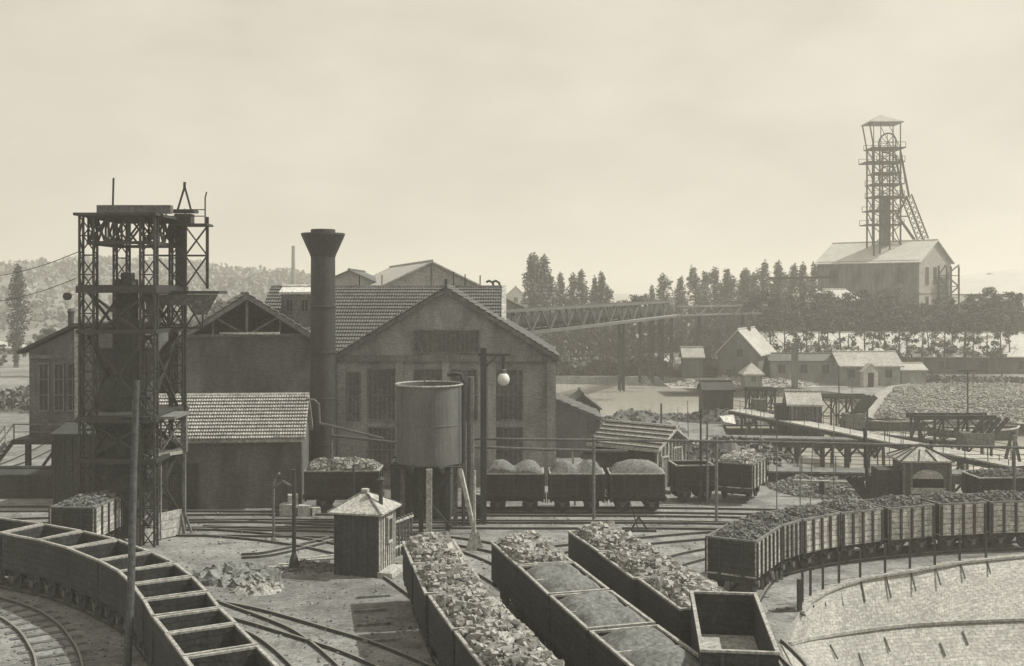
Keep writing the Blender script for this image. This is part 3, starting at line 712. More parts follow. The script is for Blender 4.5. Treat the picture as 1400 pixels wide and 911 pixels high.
# ---------------------------------------------------------------- water tank on its stand
c = Vector((-4.6, 61, 0)); r0 = empty('water_tank', c, 'riveted round iron water tank raised on posts in front of the gabled hall', 'water tank')
prof = [(1.8,3.62),(1.82,3.6),(1.82,5.7),(1.845,5.71),(1.845,5.76),(1.82,5.77),(1.82,7.9),(1.76,7.9),(1.76,4.2)]
MB().lathe(c, prof, 48).build('shell', 'tank_plate', r0)
for k in range(6):
    t = k*math.pi/3-.35; MB().box(c+Vector((1.83*math.cos(t), 1.83*math.sin(t), 5.75)), (.03, .16, 4.2), rz=t).build('plate_seam', 'tank_plate', r0)
mb = MB(); mb.tube([c+Vector((1.85*math.cos(t*math.pi/20), 1.85*math.sin(t*math.pi/20), 7.9)) for t in range(41)], .06, 6, cap=False); mb.build('rim', 'rim', r0)
for k in range(6):
    t = k*math.pi/3+.3; MB().box(c+Vector((1.5*math.cos(t), 1.5*math.sin(t), 1.65)), (.24, .24, 3.3)).build('leg', 'plank_dark' if k % 3 else 'plank_mid', r0)
mb = MB(); mb.box(c+Vector((-.8,0,3.42)), (.25, 4.2, .3)).box(c+Vector((.8,0,3.42)), (.25, 4.2, .3)); 
for k in range(5): mb.box(c+Vector((0,-1.7+k*.85,3.58-.02)), (4.0,.18,.06))
mb.build('bearers', 'plank_dark', r0)
MB().beam(c+Vector((.15,-2.2,0)), c+Vector((.15,-2.0,3.5)), .3).build('pale_post', 'plank_pale', r0)
MB().beam(c+Vector((2.6,-1.9,-.0)), c+Vector((1.8,-1.7,3.5)), .2).build('brace', 'plank_pale', r0)
MB().beam(c+Vector((-1.3,-1.2,.2)), c+Vector((1.3,-1.2,3.2)), .12).beam(c+Vector((1.3,-1.3,.2)), c+Vector((-1.3,-1.3,3.2)), .12).build('cross_brace', 'plank_dark', r0)
MB().beam(c+Vector((-.1,-1.7,7.9)), c+Vector((-.3,-1.7,10.0)), .07).build('gauge_rod', 'iron_pale', r0)
MB().tube([c+Vector((1.9,0,.1)), c+Vector((1.9,0,8.1)), c+Vector((1.75,0,8.45)), c+Vector((1.3,0,8.5)), c+Vector((1.0,0,8.4))], .11, 8).build('filling_pipe', 'iron', r0)
MB().tube([c+Vector((2.3,.2,.1)), c+Vector((2.3,.2,8.3))], .2, 8).build('standpipe', 'iron_pale', r0)
house('pump_house', 'dark plank pump house tucked under the round water tank', 'shed', (-6.9, 62.4), 0, 3.4, 3, 3.2, 3.35, 'u', 'plank_dark', 'plank_dark', over=.0)
# arc lamp post
r0 = empty('arc_lamp_post', (-1.6, 61.6, 0), 'tall dark mast with a round white arc lamp hanging from its arm', 'lamp post')
MB().beam((-1.6,61.6,0), (-1.6,61.6,9.9), .34).build('mast', 'plank_dark', r0)
MB().beam((-1.9,61.6,9.5), (-.1,61.6,9.5), .12).beam((-1.6,61.6,8.7), (-.8,61.6,9.5), .07).build('arm', 'iron', r0)
MB().tube([(-.48,61.6,9.5),(-.48,61.6,8.5)], .1, 10).build('lamp_housing', 'iron', r0)
MB().lathe((-.48,61.6,8.45), [(.17,0),(.17,.2),(.1,.25)], 16).build('collar', 'iron_pale', r0)
MB().lathe((-.48,61.6,7.75), [(.03,0),(.18,.04),(.3,.16),(.35,.33),(.34,.45),(.28,.6),(.18,.7)], 24).build('globe', 'globe', r0, smooth=True)
r0 = empty('points_lantern', G(654,712), 'stubby iron post with a pale capped lantern box by the tank brace', 'signal lamp'); q = G(654,712)
MB().beam(q, q+Vector((0,0,1.0)), .3).build('post', 'iron', r0); MB().box(q+Vector((0,0,1.25)), (.45,.45,.5)).build('lantern_box', 'iron_pale', r0)
MB().lathe(q+Vector((0,0,1.5)), [(.34,0),(.34,.05),(.12,.2)], 12).build('cap', 'sheet_pale', r0)
r0 = empty('track_signal', G(649,760), 'thin upright pole with a pale counterweight plate between the two coal strings', 'signal post'); q = G(649,752)
MB().tube([q, q+Vector((0,0,4.0))], .06, 8).build('pole', 'plank_pale', r0)
MB().poly([q+Vector((-.2,-.1,.9)), q+Vector((-.45,-.12,.0)), q+Vector((.45,-.12,.0)), q+Vector((.2,-.1,.9))]).poly([q+Vector((-.2,-.0,.9)), q+Vector((.2,-.0,.9)), q+Vector((.45,-.02,.0)), q+Vector((-.45,-.02,.0))]).build('plate', 'plank_pale', r0)

# ---------------------------------------------------------------- slatted hut with the pyramid roof
ang = R(-14); hf = Frame((-8.15, 50.5), ang); r0 = empty('watch_hut', hf(1.1, 1.1, 0), 'square dark plank hut with a pale pyramid roof and two stovepipes', 'hut')
L, D, hz = 2.1, 2.2, 2.95
mb = MB(); mb.prism([hf(0,0,0), hf(L,0,0), hf(L,0,hz), hf(0,0,hz)], hf.v_*D)
for k in range(9): mb.box(hf(L*k/8, -.02, hz/2), (.06, .05, hz), rz=ang)
mb.build('wall', 'plank_dark', r0)
for k in range(8):
    MB().box(hf(L+.03, .1+(D-.2)*k/7, hz/2), (.06, .13, hz-.02), rz=ang).build('batten', 'plank_pale', r0)
opening(r0, hf, 'right', 1.25, 1.4, .55, 1.1, 0, L=L+.05, frame='plank_pale')
e = .27; cs = [hf(-e,-e,hz-.03), hf(L+e,-e,hz-.03), hf(L+e,D+e,hz-.03), hf(-e,D+e,hz-.03)]; ap = hf(L/2, D/2, hz+.78)
mb = MB(); mb.poly([p-Vector((0,0,.08)) for p in cs[::-1]])
for i in range(4):
    j = (i+1) % 4; mb.poly([cs[i], cs[j], ap]); mb.quad(cs[i]-Vector((0,0,.08)), cs[j]-Vector((0,0,.08)), cs[j], cs[i])
mb.build('roof', 'sheet_pale', r0)
mb = MB()
for i in range(4): mb.beam(cs[i]+Vector((0,0,.02)), ap+Vector((0,0,.02)), .08, .05)
mb.build('hip_battens', 'plank_mid', r0)
MB().tube([hf(.55,.9,hz+.3), hf(.55,.9,hz+1.9)], .05, 8).build('stovepipe', 'iron', r0)
MB().tube([hf(1.9,.9,hz+.2), hf(1.9,.9,hz+1.35)], .1, 8).lathe(hf(1.9,.9,hz+1.35), [(.2,0),(.2,.03),(.03,.16)], 10).build('stovepipe', 'iron', r0)
MB().box(hf(L/2,D/2,hz+.80), (.3,.3,.14), rz=ang).build('vent_cap', 'plank_pale', r0)
MB().box(hf(L+.35, .8, .12), (.7, 1.7, .24), rz=ang).build('door_step', 'plank_pale', r0)
r0 = empty('slatted_fence', (-5.6, 54.2, 0), 'short slatted plank fence right behind the pyramid roofed hut', 'fence')
for k in range(9):
    p = Vector((-6.1+.13*k, 53.0+.28*k, 0)); MB().box(p+Vector((0,0,.95)), (.11, .13, 1.9)).build('slat', 'plank_mid', r0)
MB().beam((-6.1,52.9,1.75), (-5.0,55.3,1.75), .1).beam((-6.1,52.9,.5), (-5.0,55.3,.5), .1).build('fence_rails', 'plank_pale', r0)

# ---------------------------------------------------------------- wooden shed turned to the sun, with the striped roof
ang = -math.atan2(.62, .78); base = Vector((9.3, 71)); u = Vector((.78, -.62)); P0 = base - u*4.75
root, f = house('plank_shed', 'wooden shed with bright plank end and striped board roof at the basin', 'shed', (P0.x, P0.y), ang, 4.75, 3.9, 3.05, 4.05, 'u', 'plank_mid', 'plank_pale', over=.4, verge=.45)
mb = MB()
for k in range(6): mb.box(f(2.37, -.35+.44*k, 2.98+.225*k), (5.6, .09, .07), ax=Matrix.Rotation(ang, 3, 'Z') @ Matrix.Rotation(math.atan2(1.0,1.95), 3, 'X'))
mb.build('roof_battens', 'plank_dark', root)
for k in range(9): MB().box(f(4.79, .1+.46*k, 1.5), (.07, .1, 3.0+(.95-abs(k-4)*.24)), rz=ang).build('plank_batten', 'plank_pale', root)
MB().box(f(2.3, -.04, 1.5), (4.7, .06, 2.9), rz=ang).build('front_boarding', 'plank_dark', root)
opening(root, f, 'right', 2.6, 1.1, 1.0, 1.6, 3, L=4.75, frame='plank_pale', proud=.07); opening(root, f, 'right', 1.0, .05, .8, 2.2, 0, L=4.75, name='door', frame='plank_pale', pane='plank_mid', proud=.07)
MB().box(f(5.2, 2.0, .12), (1.0, 3.6, .24), rz=ang).build('loading_step', 'plank_mid', root)
# dark brick sheds between hall and canal
root, f = house('lean_brick_shed', 'dark brick lean-to against the right side of the gabled hall', 'shed', (-.2, 86.5), 0, 7.1, 6, 3.1, 4.6, 'v', 'brick_dark', 'tiles_dark', over=.2, tiles=(6, 14))
house('low_dark_shed', 'low dark shed under the pipes left of the plank shed', 'shed', (5.0, 72.6), 0, 3.2, 3, 1.7, 2.1, 'u', 'plank_dark', 'plank_dark', over=.25)
root, f = house('peaked_brick_shed', 'small peaked brick shed standing behind the dark lean-to', 'shed', (4.6, 93.5), 0, 2.9, 5, 3.2, 4.3, 'v', 'brick_dark', 'tiles_dark', over=.15)

# ---------------------------------------------------------------- timber screening house on stilts, with its steps
x0, x1, d0 = -31.9, -24.2, 72.5
f = Frame((x0, d0), 0); r0 = empty('screening_house', (x0+3.8, d0, 0), 'dark timber screening house on a stilted deck with sloping roof and tall windows', 'screening plant')
mb = MB(); mb.prism([f(0,0,3.4), f(7.7,0,3.4), f(7.7,0,10.75), f(3.1,0,10.6), f(0,0,9.15)], f.v_*8); mb.build('wall', 'brick_dark', r0)
mb = MB(); pr = [f(-.6,-.5,8.95), f(3.1,-.5,10.75), f(8.0,-.5,10.85)]
for i in range(2):
    a, b = pr[i], pr[i+1]; e = Vector((0,9,0)); h = Vector((0,0,.22))
    mb.quad(a+h,b+h,b+h+e,a+h+e); mb.quad(a,a+e,b+e,b); mb.quad(a,b,b+h,a+h); mb.quad(a,a+h,a+h+e,a+e)
mb.build('roof', 'plank_dark', r0)
for u in (1.0, 2.0, 2.9): opening(r0, f, 'front', u, 5.2, .62, 3.1, 0, mid=2, frame='plank_mid')
MB().box(f(1.7, -.1, 8.75), (3.3, .12, .22)).build('string_course', 'plank_mid', r0)
MB().box(f(3.3, -.3, 7.0), (.28, .28, 7.2)).build('corner_post', 'plank_pale', r0)
MB().box(f(3.6, 3.6, 3.25), (8.6, 9.4, .3)).build('deck', 'plank_dark', r0)
for u in (.2, 2.4, 4.6, 6.8):
    for v in (-.6, 3.5, 7.4): MB().box(f(u, v, 1.55), (.3, .3, 3.1)).build('stilt', 'plank_dark', r0)
MB().beam(f(-.6,-.95,4.4), f(7.8,-.95,4.4), .08).beam(f(-.6,-.95,3.9), f(7.8,-.95,3.9), .05).build('rail', 'plank_mid', r0)
for u in (.2, 2.4, 4.6): MB().beam(f(u,-.7,.3), f(u+2.0,-.7,3.0), .16).build('brace', 'plank_dark', r0)
MB().tube([f(1.55, 3, 9.5), f(1.55, 3, 11.6)], .2, 10).lathe(f(1.55,3,11.6), [(.26,0),(.26,.1),(.1,.3)], 10).build('stovepipe', 'iron', r0)
r0 = empty('outside_steps', (-33.5, 71.2, 0), 'railed wooden steps climbing to the deck of the timber screening house', 'staircase')
for k in range(12): MB().box((-34.9+.2*k, 71.2, 3.4*(k+1)/12-.15), (.3, 1.2, .07)).build('tread', 'plank_mid', r0)
for y in (70.6, 71.8): 
    MB().beam((-35.1, y, 0), (-32.6, y, 3.3), .1, .25).build('stringer', 'plank_mid', r0)
    MB().beam((-35.1, y, 1.1), (-32.6, y, 4.4), .08).beam((-35.1, y, 0), (-35.1, y, 1.1), .08).beam((-33.8, y, 1.7), (-33.8, y, 2.8), .07).beam((-32.6, y, 3.3), (-32.6, y, 4.4), .08).build('handrail', 'plank_pale', r0)
root, f = house('coal_bin', 'big dark boarded coal bin at the back foot of the lattice tower', 'coal bin', (-27.6, 66), 0, 5.8, 5, 4.5, 4.9, 'u', 'plank_dark', 'plank_dark', over=.15)
mb = MB()
for k in range(12): mb.box(f(.1+.51*k, -.04, 2.2), (.09, .06, 4.4))
mb.build('boarding', 'plank_dark', root)
r0 = house('dark_side_bin', 'low dark loading shed beside the coal bin, under the timber screening house', 'coal bin', (-33.5, 69.2), 0, 5.6, 2.2, 1.5, 1.7, 'u', 'plank_dark', 'plank_dark', over=.1)[0]

# ---------------------------------------------------------------- the lattice lift tower
XA, XC, YF, YB = -21.7, -18.6, 56.2, 61.0
r0 = empty('lift_tower', ((XA+XC)/2, 58.6, 0), 'tall dark iron lattice lift tower with a boxed beam and spike on top', 'lattice tower')
for (x, y) in ((XA,YF),(XC,YF),(XA,YB),(XC,YB)):
    mb = MB(); lattice(mb, (x,y,0), (x,y,16.9), .72, .5, leg=.1, panel=1.0); mb.build('lattice_column', 'iron', r0)
for y in (YF, YB):
    mb = MB(); truss(mb, (XA,y,15.55), (XC,y,15.55), 1.35, 3); mb.build('top_truss', 'iron', r0)
for x in (XA, XC):
    mb = MB(); truss(mb, (x,YF,15.55), (x,YB,15.55), 1.35, 4, chord=.2); mb.build('side_truss', 'iron', r0)
mb = MB(); mb.box(((XA+XC)/2,(YF+YB)/2,16.98), (4.2, 6.0, .14)); mb.build('top_deck', 'plank_dark', r0)
MB().box((-19.45, 56.6, 17.28), (3.8, .45, .42)).build('boxed_beam', 'iron_pale', r0)
for z, h in ((13.15, .35), (11.0, .2), (6.5, .28), (4.4, .22)):
    mb = MB()
    for y in (YF-.3, YB+.3): mb.beam((XA-.5,y,z), (XC+.5,y,z), .2, h)
    for x in (XA-.4, XC+.4): mb.beam((x,YF-.3,z), (x,YB+.3,z), .2, h)
    if z in (13.15, 6.5): mb.box(((XA+XC)/2, (YF+YB)/2, z+h/2+.03), (4.0, 5.3, .06))
    mb.build('girder', 'iron', r0)
for z0_, z1_ in ((10.6, 13.0), (6.7, 10.8), (4.5, 6.4), (1.0, 4.3)):
    mb = MB()
    for y in (YF, YB): mb.beam((XA,y,z0_), (XC,y,z1_), .13); mb.beam((XC,y,z0_), (XA,y,z1_), .13)
    for x in (XA, XC): mb.beam((x,YF,z0_), (x,YB,z1_), .11); mb.beam((x,YB,z0_), (x,YF,z1_), .11)
    mb.build('cross_bracing', 'iron', r0)
MB().box((-20.5, 58.4, 9.0), (.9, 1.0, 9.4)).box((-20.45, 58.4, 13.8), (.5, .7, .5)).build('lift_shaft', 'plank_dark', r0)
MB().box((-20.9, 59.6, 6.2), (2.6, 1.4, 7.6)).build('machine_casing', 'plank_dark', r0)
MB().box((-20.9, 59.0, 1.6), (2.2, 2.0, 3.2)).build('lower_casing', 'plank_dark', r0)
# lamp-post like gantry on the right, carrying platform and spike
for x in (-17.75, -16.55): MB().beam((x, 59.6, 6.5 if x < -17 else 13.2), (x, 59.6, 17.1), .14).build('gantry_post', 'iron', r0)
MB().beam((-19.4,59.6,13.3), (-19.4,59.6,16.8), .12).build('gantry_post', 'iron', r0)
mb = MB()
for za, zb in ((13.3, 15.0), (15.0, 16.6)):
    mb.beam((-17.75,59.6,za), (-16.55,59.6,zb), .08); mb.beam((-19.4,59.6,zb), (-17.75,59.6,za), .08); mb.beam((-16.55,59.6,za), (-17.75,59.6,zb), .07)
mb.beam((-19.4,59.6,15.0), (-16.5,59.6,15.0), .1); mb.build('gantry_bracing', 'iron', r0)
MB().box((-17.4, 59.6, 16.65), (2.0, 1.3, .12)).build('top_landing', 'iron', r0)
mb = MB()
for z in (17.1, 17.45): mb.beam((-18.6,59.0,z), (-16.5,59.0,z), .05)
for x in (-18.6, -17.6, -16.5): mb.beam((x,59.0,16.7), (x,59.0,17.5), .06)
mb.build('handrail', 'iron', r0)
MB().box((-18.15,60.2,15.2), (.5,.5,3.8)).build('hopper_casing', 'iron', r0)
MB().beam((-18.2,59.6,17.35), (-17.78,59.6,18.75), .09).beam((-17.4,59.6,17.35), (-17.78,59.6,18.75), .09).beam((-17.8,59.6,18.5), (-17.78,59.6,19.0), .12).box((-17.8,59.6,17.4), (1.3,.9,.16)).box((-17.8,59.6,17.0), (.9,.7,.5)).build('spike', 'iron', r0)
MB().beam((-20.75,57,17.0), (-20.7,57,18.95), .08).build('mast', 'iron', r0)
MB().tube([(-16.5,59,17.4), (-16.5,59,18.1), (-16.42,59,18.4)], .04, 6).build('lightning_rod', 'iron', r0)
# flaring side platform
MB().box((-17.6, 59.2, 13.0), (4.0, 1.8, .16)).build('side_platform', 'plank_dark', r0)
MB().poly([(-19.6,58.4,12.9),(-15.7,58.4,12.9),(-16.3,58.4,11.8),(-16.9,58.4,11.8),(-17.1,58.4,12.3),(-18.6,58.4,12.3),(-18.8,58.4,11.2),(-19.3,58.4,11.2)]).poly([(-19.6,58.6,12.9),(-19.3,58.6,11.2),(-18.8,58.6,11.2),(-18.6,58.6,12.3),(-17.1,58.6,12.3),(-16.9,58.6,11.8),(-16.3,58.6,11.8),(-15.7,58.6,12.9)]).build('platform_bracket', 'iron_pale', r0)
mb = MB(); truss(mb, (-19.4,58.9,11.1), (-16.6,58.9,11.1), 1.5, 3, chord=.12, dg=.08); mb.build('platform_truss', 'iron', r0)
# lower working platform on the right, pale edge
MB().box((-18.3, 57.6, 6.55), (2.0, 2.6, .14)).build('working_platform', 'plank_mid', r0)
MB().beam((-19.3,56.4,4.5), (-17.6,58.9,4.5), .1, .28).build('pale_girder', 'rim', r0)
mb = MB(); truss(mb, (-19.3,56.4,4.6), (-17.6,58.9,4.6), 1.8, 2, chord=.1, dg=.08); mb.build('platform_frame', 'iron_pale', r0)
for x_, y_ in ((-19.3,56.4),(-17.6,58.9)): MB().box((x_,y_,5.4), (.3,.3,1.9)).build('end_post', 'plank_mid', r0)
MB().beam((-17.6,58.9,0), (-17.6,58.9,4.4), .16).beam((-18.5,57.6,0), (-18.5,57.6,4.4), .18).beam((-17.2,58.9,.1), (-17.7,58.9,1.5), .1).build('lower_posts', 'plank_mid', r0)
MB().tube([(-22.9,56.6,12.8),(-22.9,56.4,12.8)], .2, 14).build('pulley', 'iron', r0)
a, b = Vector((-19.35, 56.3, 0)), Vector((-17.7, 58.7, 0))
r1 = empty('boarded_barrier', (a+b)/2, 'bright boarded barrier of three wide planks at the foot of the lattice tower', 'barrier')
for k in range(3): MB().beam(a+Vector((0,0,.28+.46*k)), b+Vector((0,0,.28+.46*k)), .08, .43).build('plank', 'plank_pale', r1)
MB().beam(b+Vector((.3,-.2,0)), b+Vector((0,0,1.2)), .1).build('stay', 'plank_mid', r1); MB().beam(a+Vector((.05,.1,0)), a+Vector((.05,.1,1.5)), .14).build('stay', 'plank_mid', r1)
for i, (p, q) in enumerate(((W(103,381,57), W(-80,406,90)), (W(106,345,57), W(-80,372,90)))):
    mb = MB(); pts = [p.lerp(q, t/12)+Vector((0,0,-.8*4*(t/12)*(1-t/12))) for t in range(13)]; mb.tube(pts, .025, 5)
    tag(mb.build('cable', 'iron'), ('lower', 'upper')[i]+' of the two sagging wires running from the lattice tower', 'cable', 'wires from the lattice tower')
# ---------------------------------------------------------------- near timber post, water-crane hoops
b = Vector(((173-700)/FOC*36.5, 36.5, 0)); t = W(187, 520, 37.5)
r0 = empty('tall_timber_post', b, 'tall weathered timber post standing before the curved string of empty wagons', 'post')
MB().tube([b, b.lerp(t, .3)+Vector((.04,0,0)), b.lerp(t, .7), t], .14, 10, r2=.10).build('shaft', 'post_wood', r0)
for k in (0, 1): MB().beam(t+Vector((-.5,0,-.6-.7*k)), t+Vector((.5,0,-.6-.7*k)), .1).build('crossarm', 'plank_dark', r0)
q = G(402, 779); r0 = empty('pipe_standard', q, 'dark standpipe on a cone foot with a thin hooped side pipe', 'standpipe')
MB().lathe(q, [(.28,0),(.2,.5),(.1,.8),(.09,4.6),(.12,4.7)], 12).build('stem', 'iron', r0); MB().tube([q+Vector((0,0,3.5)), q+Vector((-.15,.1,3.9)), q+Vector((-.6,.5,4.05)), q+Vector((-1.15,.9,3.7))], .06, 8).build('hoop', 'iron_pale', r0)
q = G(374, 741); r0 = empty('thin_hooked_pipe', q, 'thin pale hooked pipe standing left of the dark standpipe', 'standpipe')
MB().tube([q, q+Vector((0,0,3.0)), q+Vector((.1,0,3.4)), q+Vector((.35,-.2,3.6))], .065, 8).build('stem', 'iron_pale', r0); MB().lathe(q, [(.15,0),(.15,.15),(.07,.25)], 10).build('foot', 'iron_pale', r0)
r0 = empty('pale_crates', (-12.6, 64.0, 0), 'jumble of pale crates on the ground below the chunk wagon by the chimney', 'crates')
for k, (x_, z_, w_, h_) in enumerate(((-13.0,.35,.9,.7),(-12.1,.3,.7,.6),(-12.8,.95,.6,.5),(-11.5,.22,.5,.44))): MB().box((x_,63.9+.1*k,z_), (w_,.6,h_), rz=.2*k-.2).build('crate', 'sheet_pale', r0)
# ---------------------------------------------------------------- pipes and poles across the yard
r0 = empty('overhead_pipe', (14, 61, 0), 'long thin pipe carried on poles from the tank across to the signal cabin', 'pipe')
MB().tube([W(640,600,63), W(1030,604,61.4), W(1430,613,59.2)], .075, 8).build('pipe', 'iron_pale', r0)
for px, d in ((812,62.6), (980,61.6), (1388,59.4)):
    p = W(px, 602, d); MB().tube([(p.x, d+.12, 0), (p.x, d+.12, p.z+.25)], .09, 8).build('post', 'plank_mid', r0)
r0 = empty('lower_pipe', (0, 63, 0), 'shorter lower pipe ending over the heaped wagons beside the plank shed', 'pipe')
MB().tube([W(640,611,64.5), W(750,615,64.3), W(858,617,64)], .085, 8).build('pipe', 'iron_pale', r0)
for px in (762, 786): p = W(px, 616, 67); MB().beam((p.x, 67, 0), (p.x-.15, 67, p.z), .12).build('post', 'plank_pale', r0)
def pole(name, px, py_top, py_base, label, r=.09, m='plank_dark', lean=0, z=0, arm=0, group='slim poles about the basin'):
    b = G(px, py_base, z); d = b.y; top = W(px+lean, py_top, d); root = empty(name, b, label, 'pole', group)
    MB().tube([b, top], r, 8, r2=r*.75).build('shaft', m, root)
    if arm: MB().beam(top+Vector((-arm,0,-.15)), top+Vector((arm,0,-.15)), .12).build('crossarm', m, root)
    return root
pole('telegraph_pole', 1323, 505, 577, 'telegraph pole with a short crossarm before the rubble embankment', r=.1, arm=.9)
pole('slim_pole', 1188, 585, 700, 'slanting slim pole where the lower gantry meets the quay train', r=.13, lean=-6)
pole('slim_pole', 958, 560, 690, 'slim pole just right of the plank shed', r=.07)
pole('slim_pole', 967, 575, 690, 'pale forked pole standing beside the slimmer one near the plank shed', r=.08, m='plank_mid')
pole('slim_pole', 904, 552, 610, 'short thin pole above the roof of the plank shed', r=.09)
pole('slim_pole', 1200, 612, 700, 'thin mast next to the slanting pole at the basin', r=.05)
pole('slim_pole', 1147, 500, 580, 'thin mast rising behind the conveyor trestle', r=.07)
for k, (px, yt, yb, ln) in enumerate(((1020,545,640,0),(1040,540,640,0),(1094,600,700,0),(1108,606,690,3),(1140,560,690,0),(1165,520,575,0),(1216,560,640,0),(1232,575,640,0),(1296,560,620,0),(1345,560,640,0),(925,556,600,2),(942,548,640,-2),(1062,575,700,0))):
    pole('slim_pole', px, yt, yb, 'thin plain post among the gantries and sheds of the basin', r=.035, m='plank_mid', lean=ln, group='thin posts among the basin gantries')
# scraggy switch lever between the tracks
q = G(873, 727); r0 = empty('switch_lever', q, 'leaning switch lever on its stand between the tracks before the heaped wagons', 'switch lever')
MB().beam(q+Vector((0,0,.05)), q+Vector((-.5,0,1.7)), .06).build('lever', 'iron', r0); MB().beam(q+Vector((-.45,0,0)), q+Vector((0,0,.8)), .09).beam(q+Vector((.55,0,0)), q+Vector((0,0,.8)), .09).box(q+Vector((.1,0,.06)), (1.7,.35,.12)).build('stand', 'plank_dark', r0)

# ---------------------------------------------------------------- hipped signal cabin behind the quay train
f = Frame((21.6, 60.4), R(-3)); r0 = empty('signal_cabin', f(1.4,1.3,0), 'dark hipped roof signal cabin with a wide arched window behind the quay train', 'cabin')
L, D, hz = 2.4, 2.2, 3.75
MB().prism([f(0,0,0), f(L,0,0), f(L,0,hz), f(0,0,hz)], f.v_*D).build('wall', 'brick_dark', r0)
cs = [f(-.25,-.25,hz), f(L+.25,-.25,hz), f(L+.25,D+.25,hz), f(-.25,D+.25,hz)]; ap = f(L/2,D/2,hz+.75)
mb = MB(); mb.poly([p-Vector((0,0,.1)) for p in cs[::-1]])
for i in range(4): j = (i+1) % 4; mb.poly([cs[i], cs[j], ap]); mb.quad(cs[i]-Vector((0,0,.1)), cs[j]-Vector((0,0,.1)), cs[j], cs[i])
mb.build('roof', 'tiles_pale', r0)
mb = MB()
for i in range(4):
    mb.beam(cs[i]+Vector((0,0,.02)), ap+Vector((0,0,.03)), .1, .06)
    for t in (.33, .66): mb.beam(cs[i].lerp(cs[(i+1) % 4], t)+Vector((0,0,.02)), ap.lerp(cs[i].lerp(cs[(i+1) % 4], t), .35)+Vector((0,0,.03)), .07, .05)
mb.build('roof_battens', 'plank_dark', r0)
MB().tube([f(1.8,1.1,hz+.2), f(1.8,1.1,hz+1.0)], .12, 8).build('stovepipe', 'iron', r0)
MB().poly([f(1.25-.85*math.cos(t*math.pi/10), -.05, 2.75+.5*math.sin(t*math.pi/10)) for t in range(11)]).build('arched_blind', 'sheet_pale', r0)
MB().box(f(1.25,-.03,2.5), (1.7,.06,.5), rz=f.ang).build('window_pane', 'glass_dark', r0)
MB().box(f(1.25,-.08,2.1), (1.9,.16,.32), rz=f.ang).build('window_sill', 'sheet_pale', r0)
for xx in (-.05, .35, 2.45): MB().box(f(xx,-.06,hz/2), (.14,.12,hz), rz=f.ang).build('corner_post', 'plank_mid', r0)
MB().box(f(-.75,.9,1.6), (1.2,1.6,3.2), rz=f.ang).build('side_closet', 'plank_dark', r0)

# ---------------------------------------------------------------- basin gantries
def deckway(name, a, b, w, label, posts, z_foot=-2.6, rail=True, mdeck='plank_pale', mpost='plank_dark', h=.3, yard=False):
    a, b = Vector(a), Vector(b); root = empty(name, (a.x, a.y, 0), label, 'footbridge' if rail else 'gantry'); d = (b-a); L = d.length; u = d/L; n = Vector((-u.y, u.x, 0)).normalized()
    mb = MB(); mb.quad(a-n*w/2, b-n*w/2, b+n*w/2, a+n*w/2); mb.quad(a-n*w/2-Vector((0,0,.12)), a+n*w/2-Vector((0,0,.12)), b+n*w/2-Vector((0,0,.12)), b-n*w/2-Vector((0,0,.12)))
    mb.quad(a-n*w/2-Vector((0,0,.12)), b-n*w/2-Vector((0,0,.12)), b-n*w/2, a-n*w/2); mb.build('deck', mdeck, root)
    for s in (-1, 1): MB().beam(a+n*s*(w/2-.05)-Vector((0,0,.13+h/2)), b+n*s*(w/2-.05)-Vector((0,0,.13+h/2)), .16, h).build('girder', mpost, root)
    if rail:
        for s in (-1, 1):
            mb = MB(); k = max(2, int(L/2.2)); off = n*s*(w/2-.05)
            for zz in (.55, 1.05): mb.beam(a+off+Vector((0,0,zz)), b+off+Vector((0,0,zz)), .035)
            for i in range(k+1): p = a.lerp(b, i/k)+off; mb.beam(p, p+Vector((0,0,1.07)), .045)
            mb.build('handrail', 'iron', root)
    for t in posts:
        p = a.lerp(b, t); q = MB()
        for s in (-1, 1): q.beam(p+n*s*(w/2-.25)-Vector((0,0,.13)), Vector((p.x, p.y, z_foot))+n*s*(w/2-.1), .2)
        q.beam(p-u*1.2-Vector((0,0,.3)), Vector((p.x, p.y, p.z-1.7)), .14).beam(p+u*1.2-Vector((0,0,.3)), Vector((p.x, p.y, p.z-1.7)), .14).beam(p+n*(w/2)-Vector((0,0,.5)), p-n*(w/2)-Vector((0,0,.5)), .18)
        q.build('trestle', mpost, root)
    return root
deckway('basin_footbridge', W(1008,560,108), W(1400,637,72), 2.0, 'long pale railed footbridge slanting across the basin towards the right', (.06,.2,.33,.46,.58,.7,.82,.95))
deckway('second_footbridge', W(1180,590,98), W(1330,603,90), 1.2, 'short narrower railed walkway beside the long footbridge over the basin', (.1,.5,.9))
deckway('upper_gantry', W(975,596,90), W(1196,600,88), 1.6, 'dark middle gantry crossing the water behind the plain earth spit', (.2,.3,.42,.52,.68,.83,.95), rail=False, mdeck='plank_mid', h=.6)
deckway('lower_gantry', W(1048,641,75), W(1420,647,73), 2.0, 'heavy dark gantry on splayed trestles behind the signal cabin', (.1,.27,.39,.62,.68,.83), rail=True, mdeck='plank_mid', h=.55)
r0 = empty('splayed_trestle', G(1188,690), 'big splayed timber trestle below the heavy dark gantry', 'trestle'); q = G(1192,692); dq = q.y
mb = MB()
for k in range(3): mb.beam(W(1158+9*k, 652, dq+.6*k), q+Vector((0,.6*k,0)), .28)
mb.beam(W(1232,655,dq), q, .2).beam(q, W(1190,650,dq), .4); mb.build('timber', 'plank_dark', r0)
r0 = deckway('thin_pipe_bridge', W(1085,656,70), W(1212,660,69.5), .25, 'thin pale pipe bridge under the heavy dark gantry', (), rail=False, mdeck='rim', mpost='rim', h=.06)
for p in (W(1123,658,69.8),): MB().beam((p.x, p.y, -1), (p.x, p.y, p.z), .3).build('post', 'plank_dark', r0)
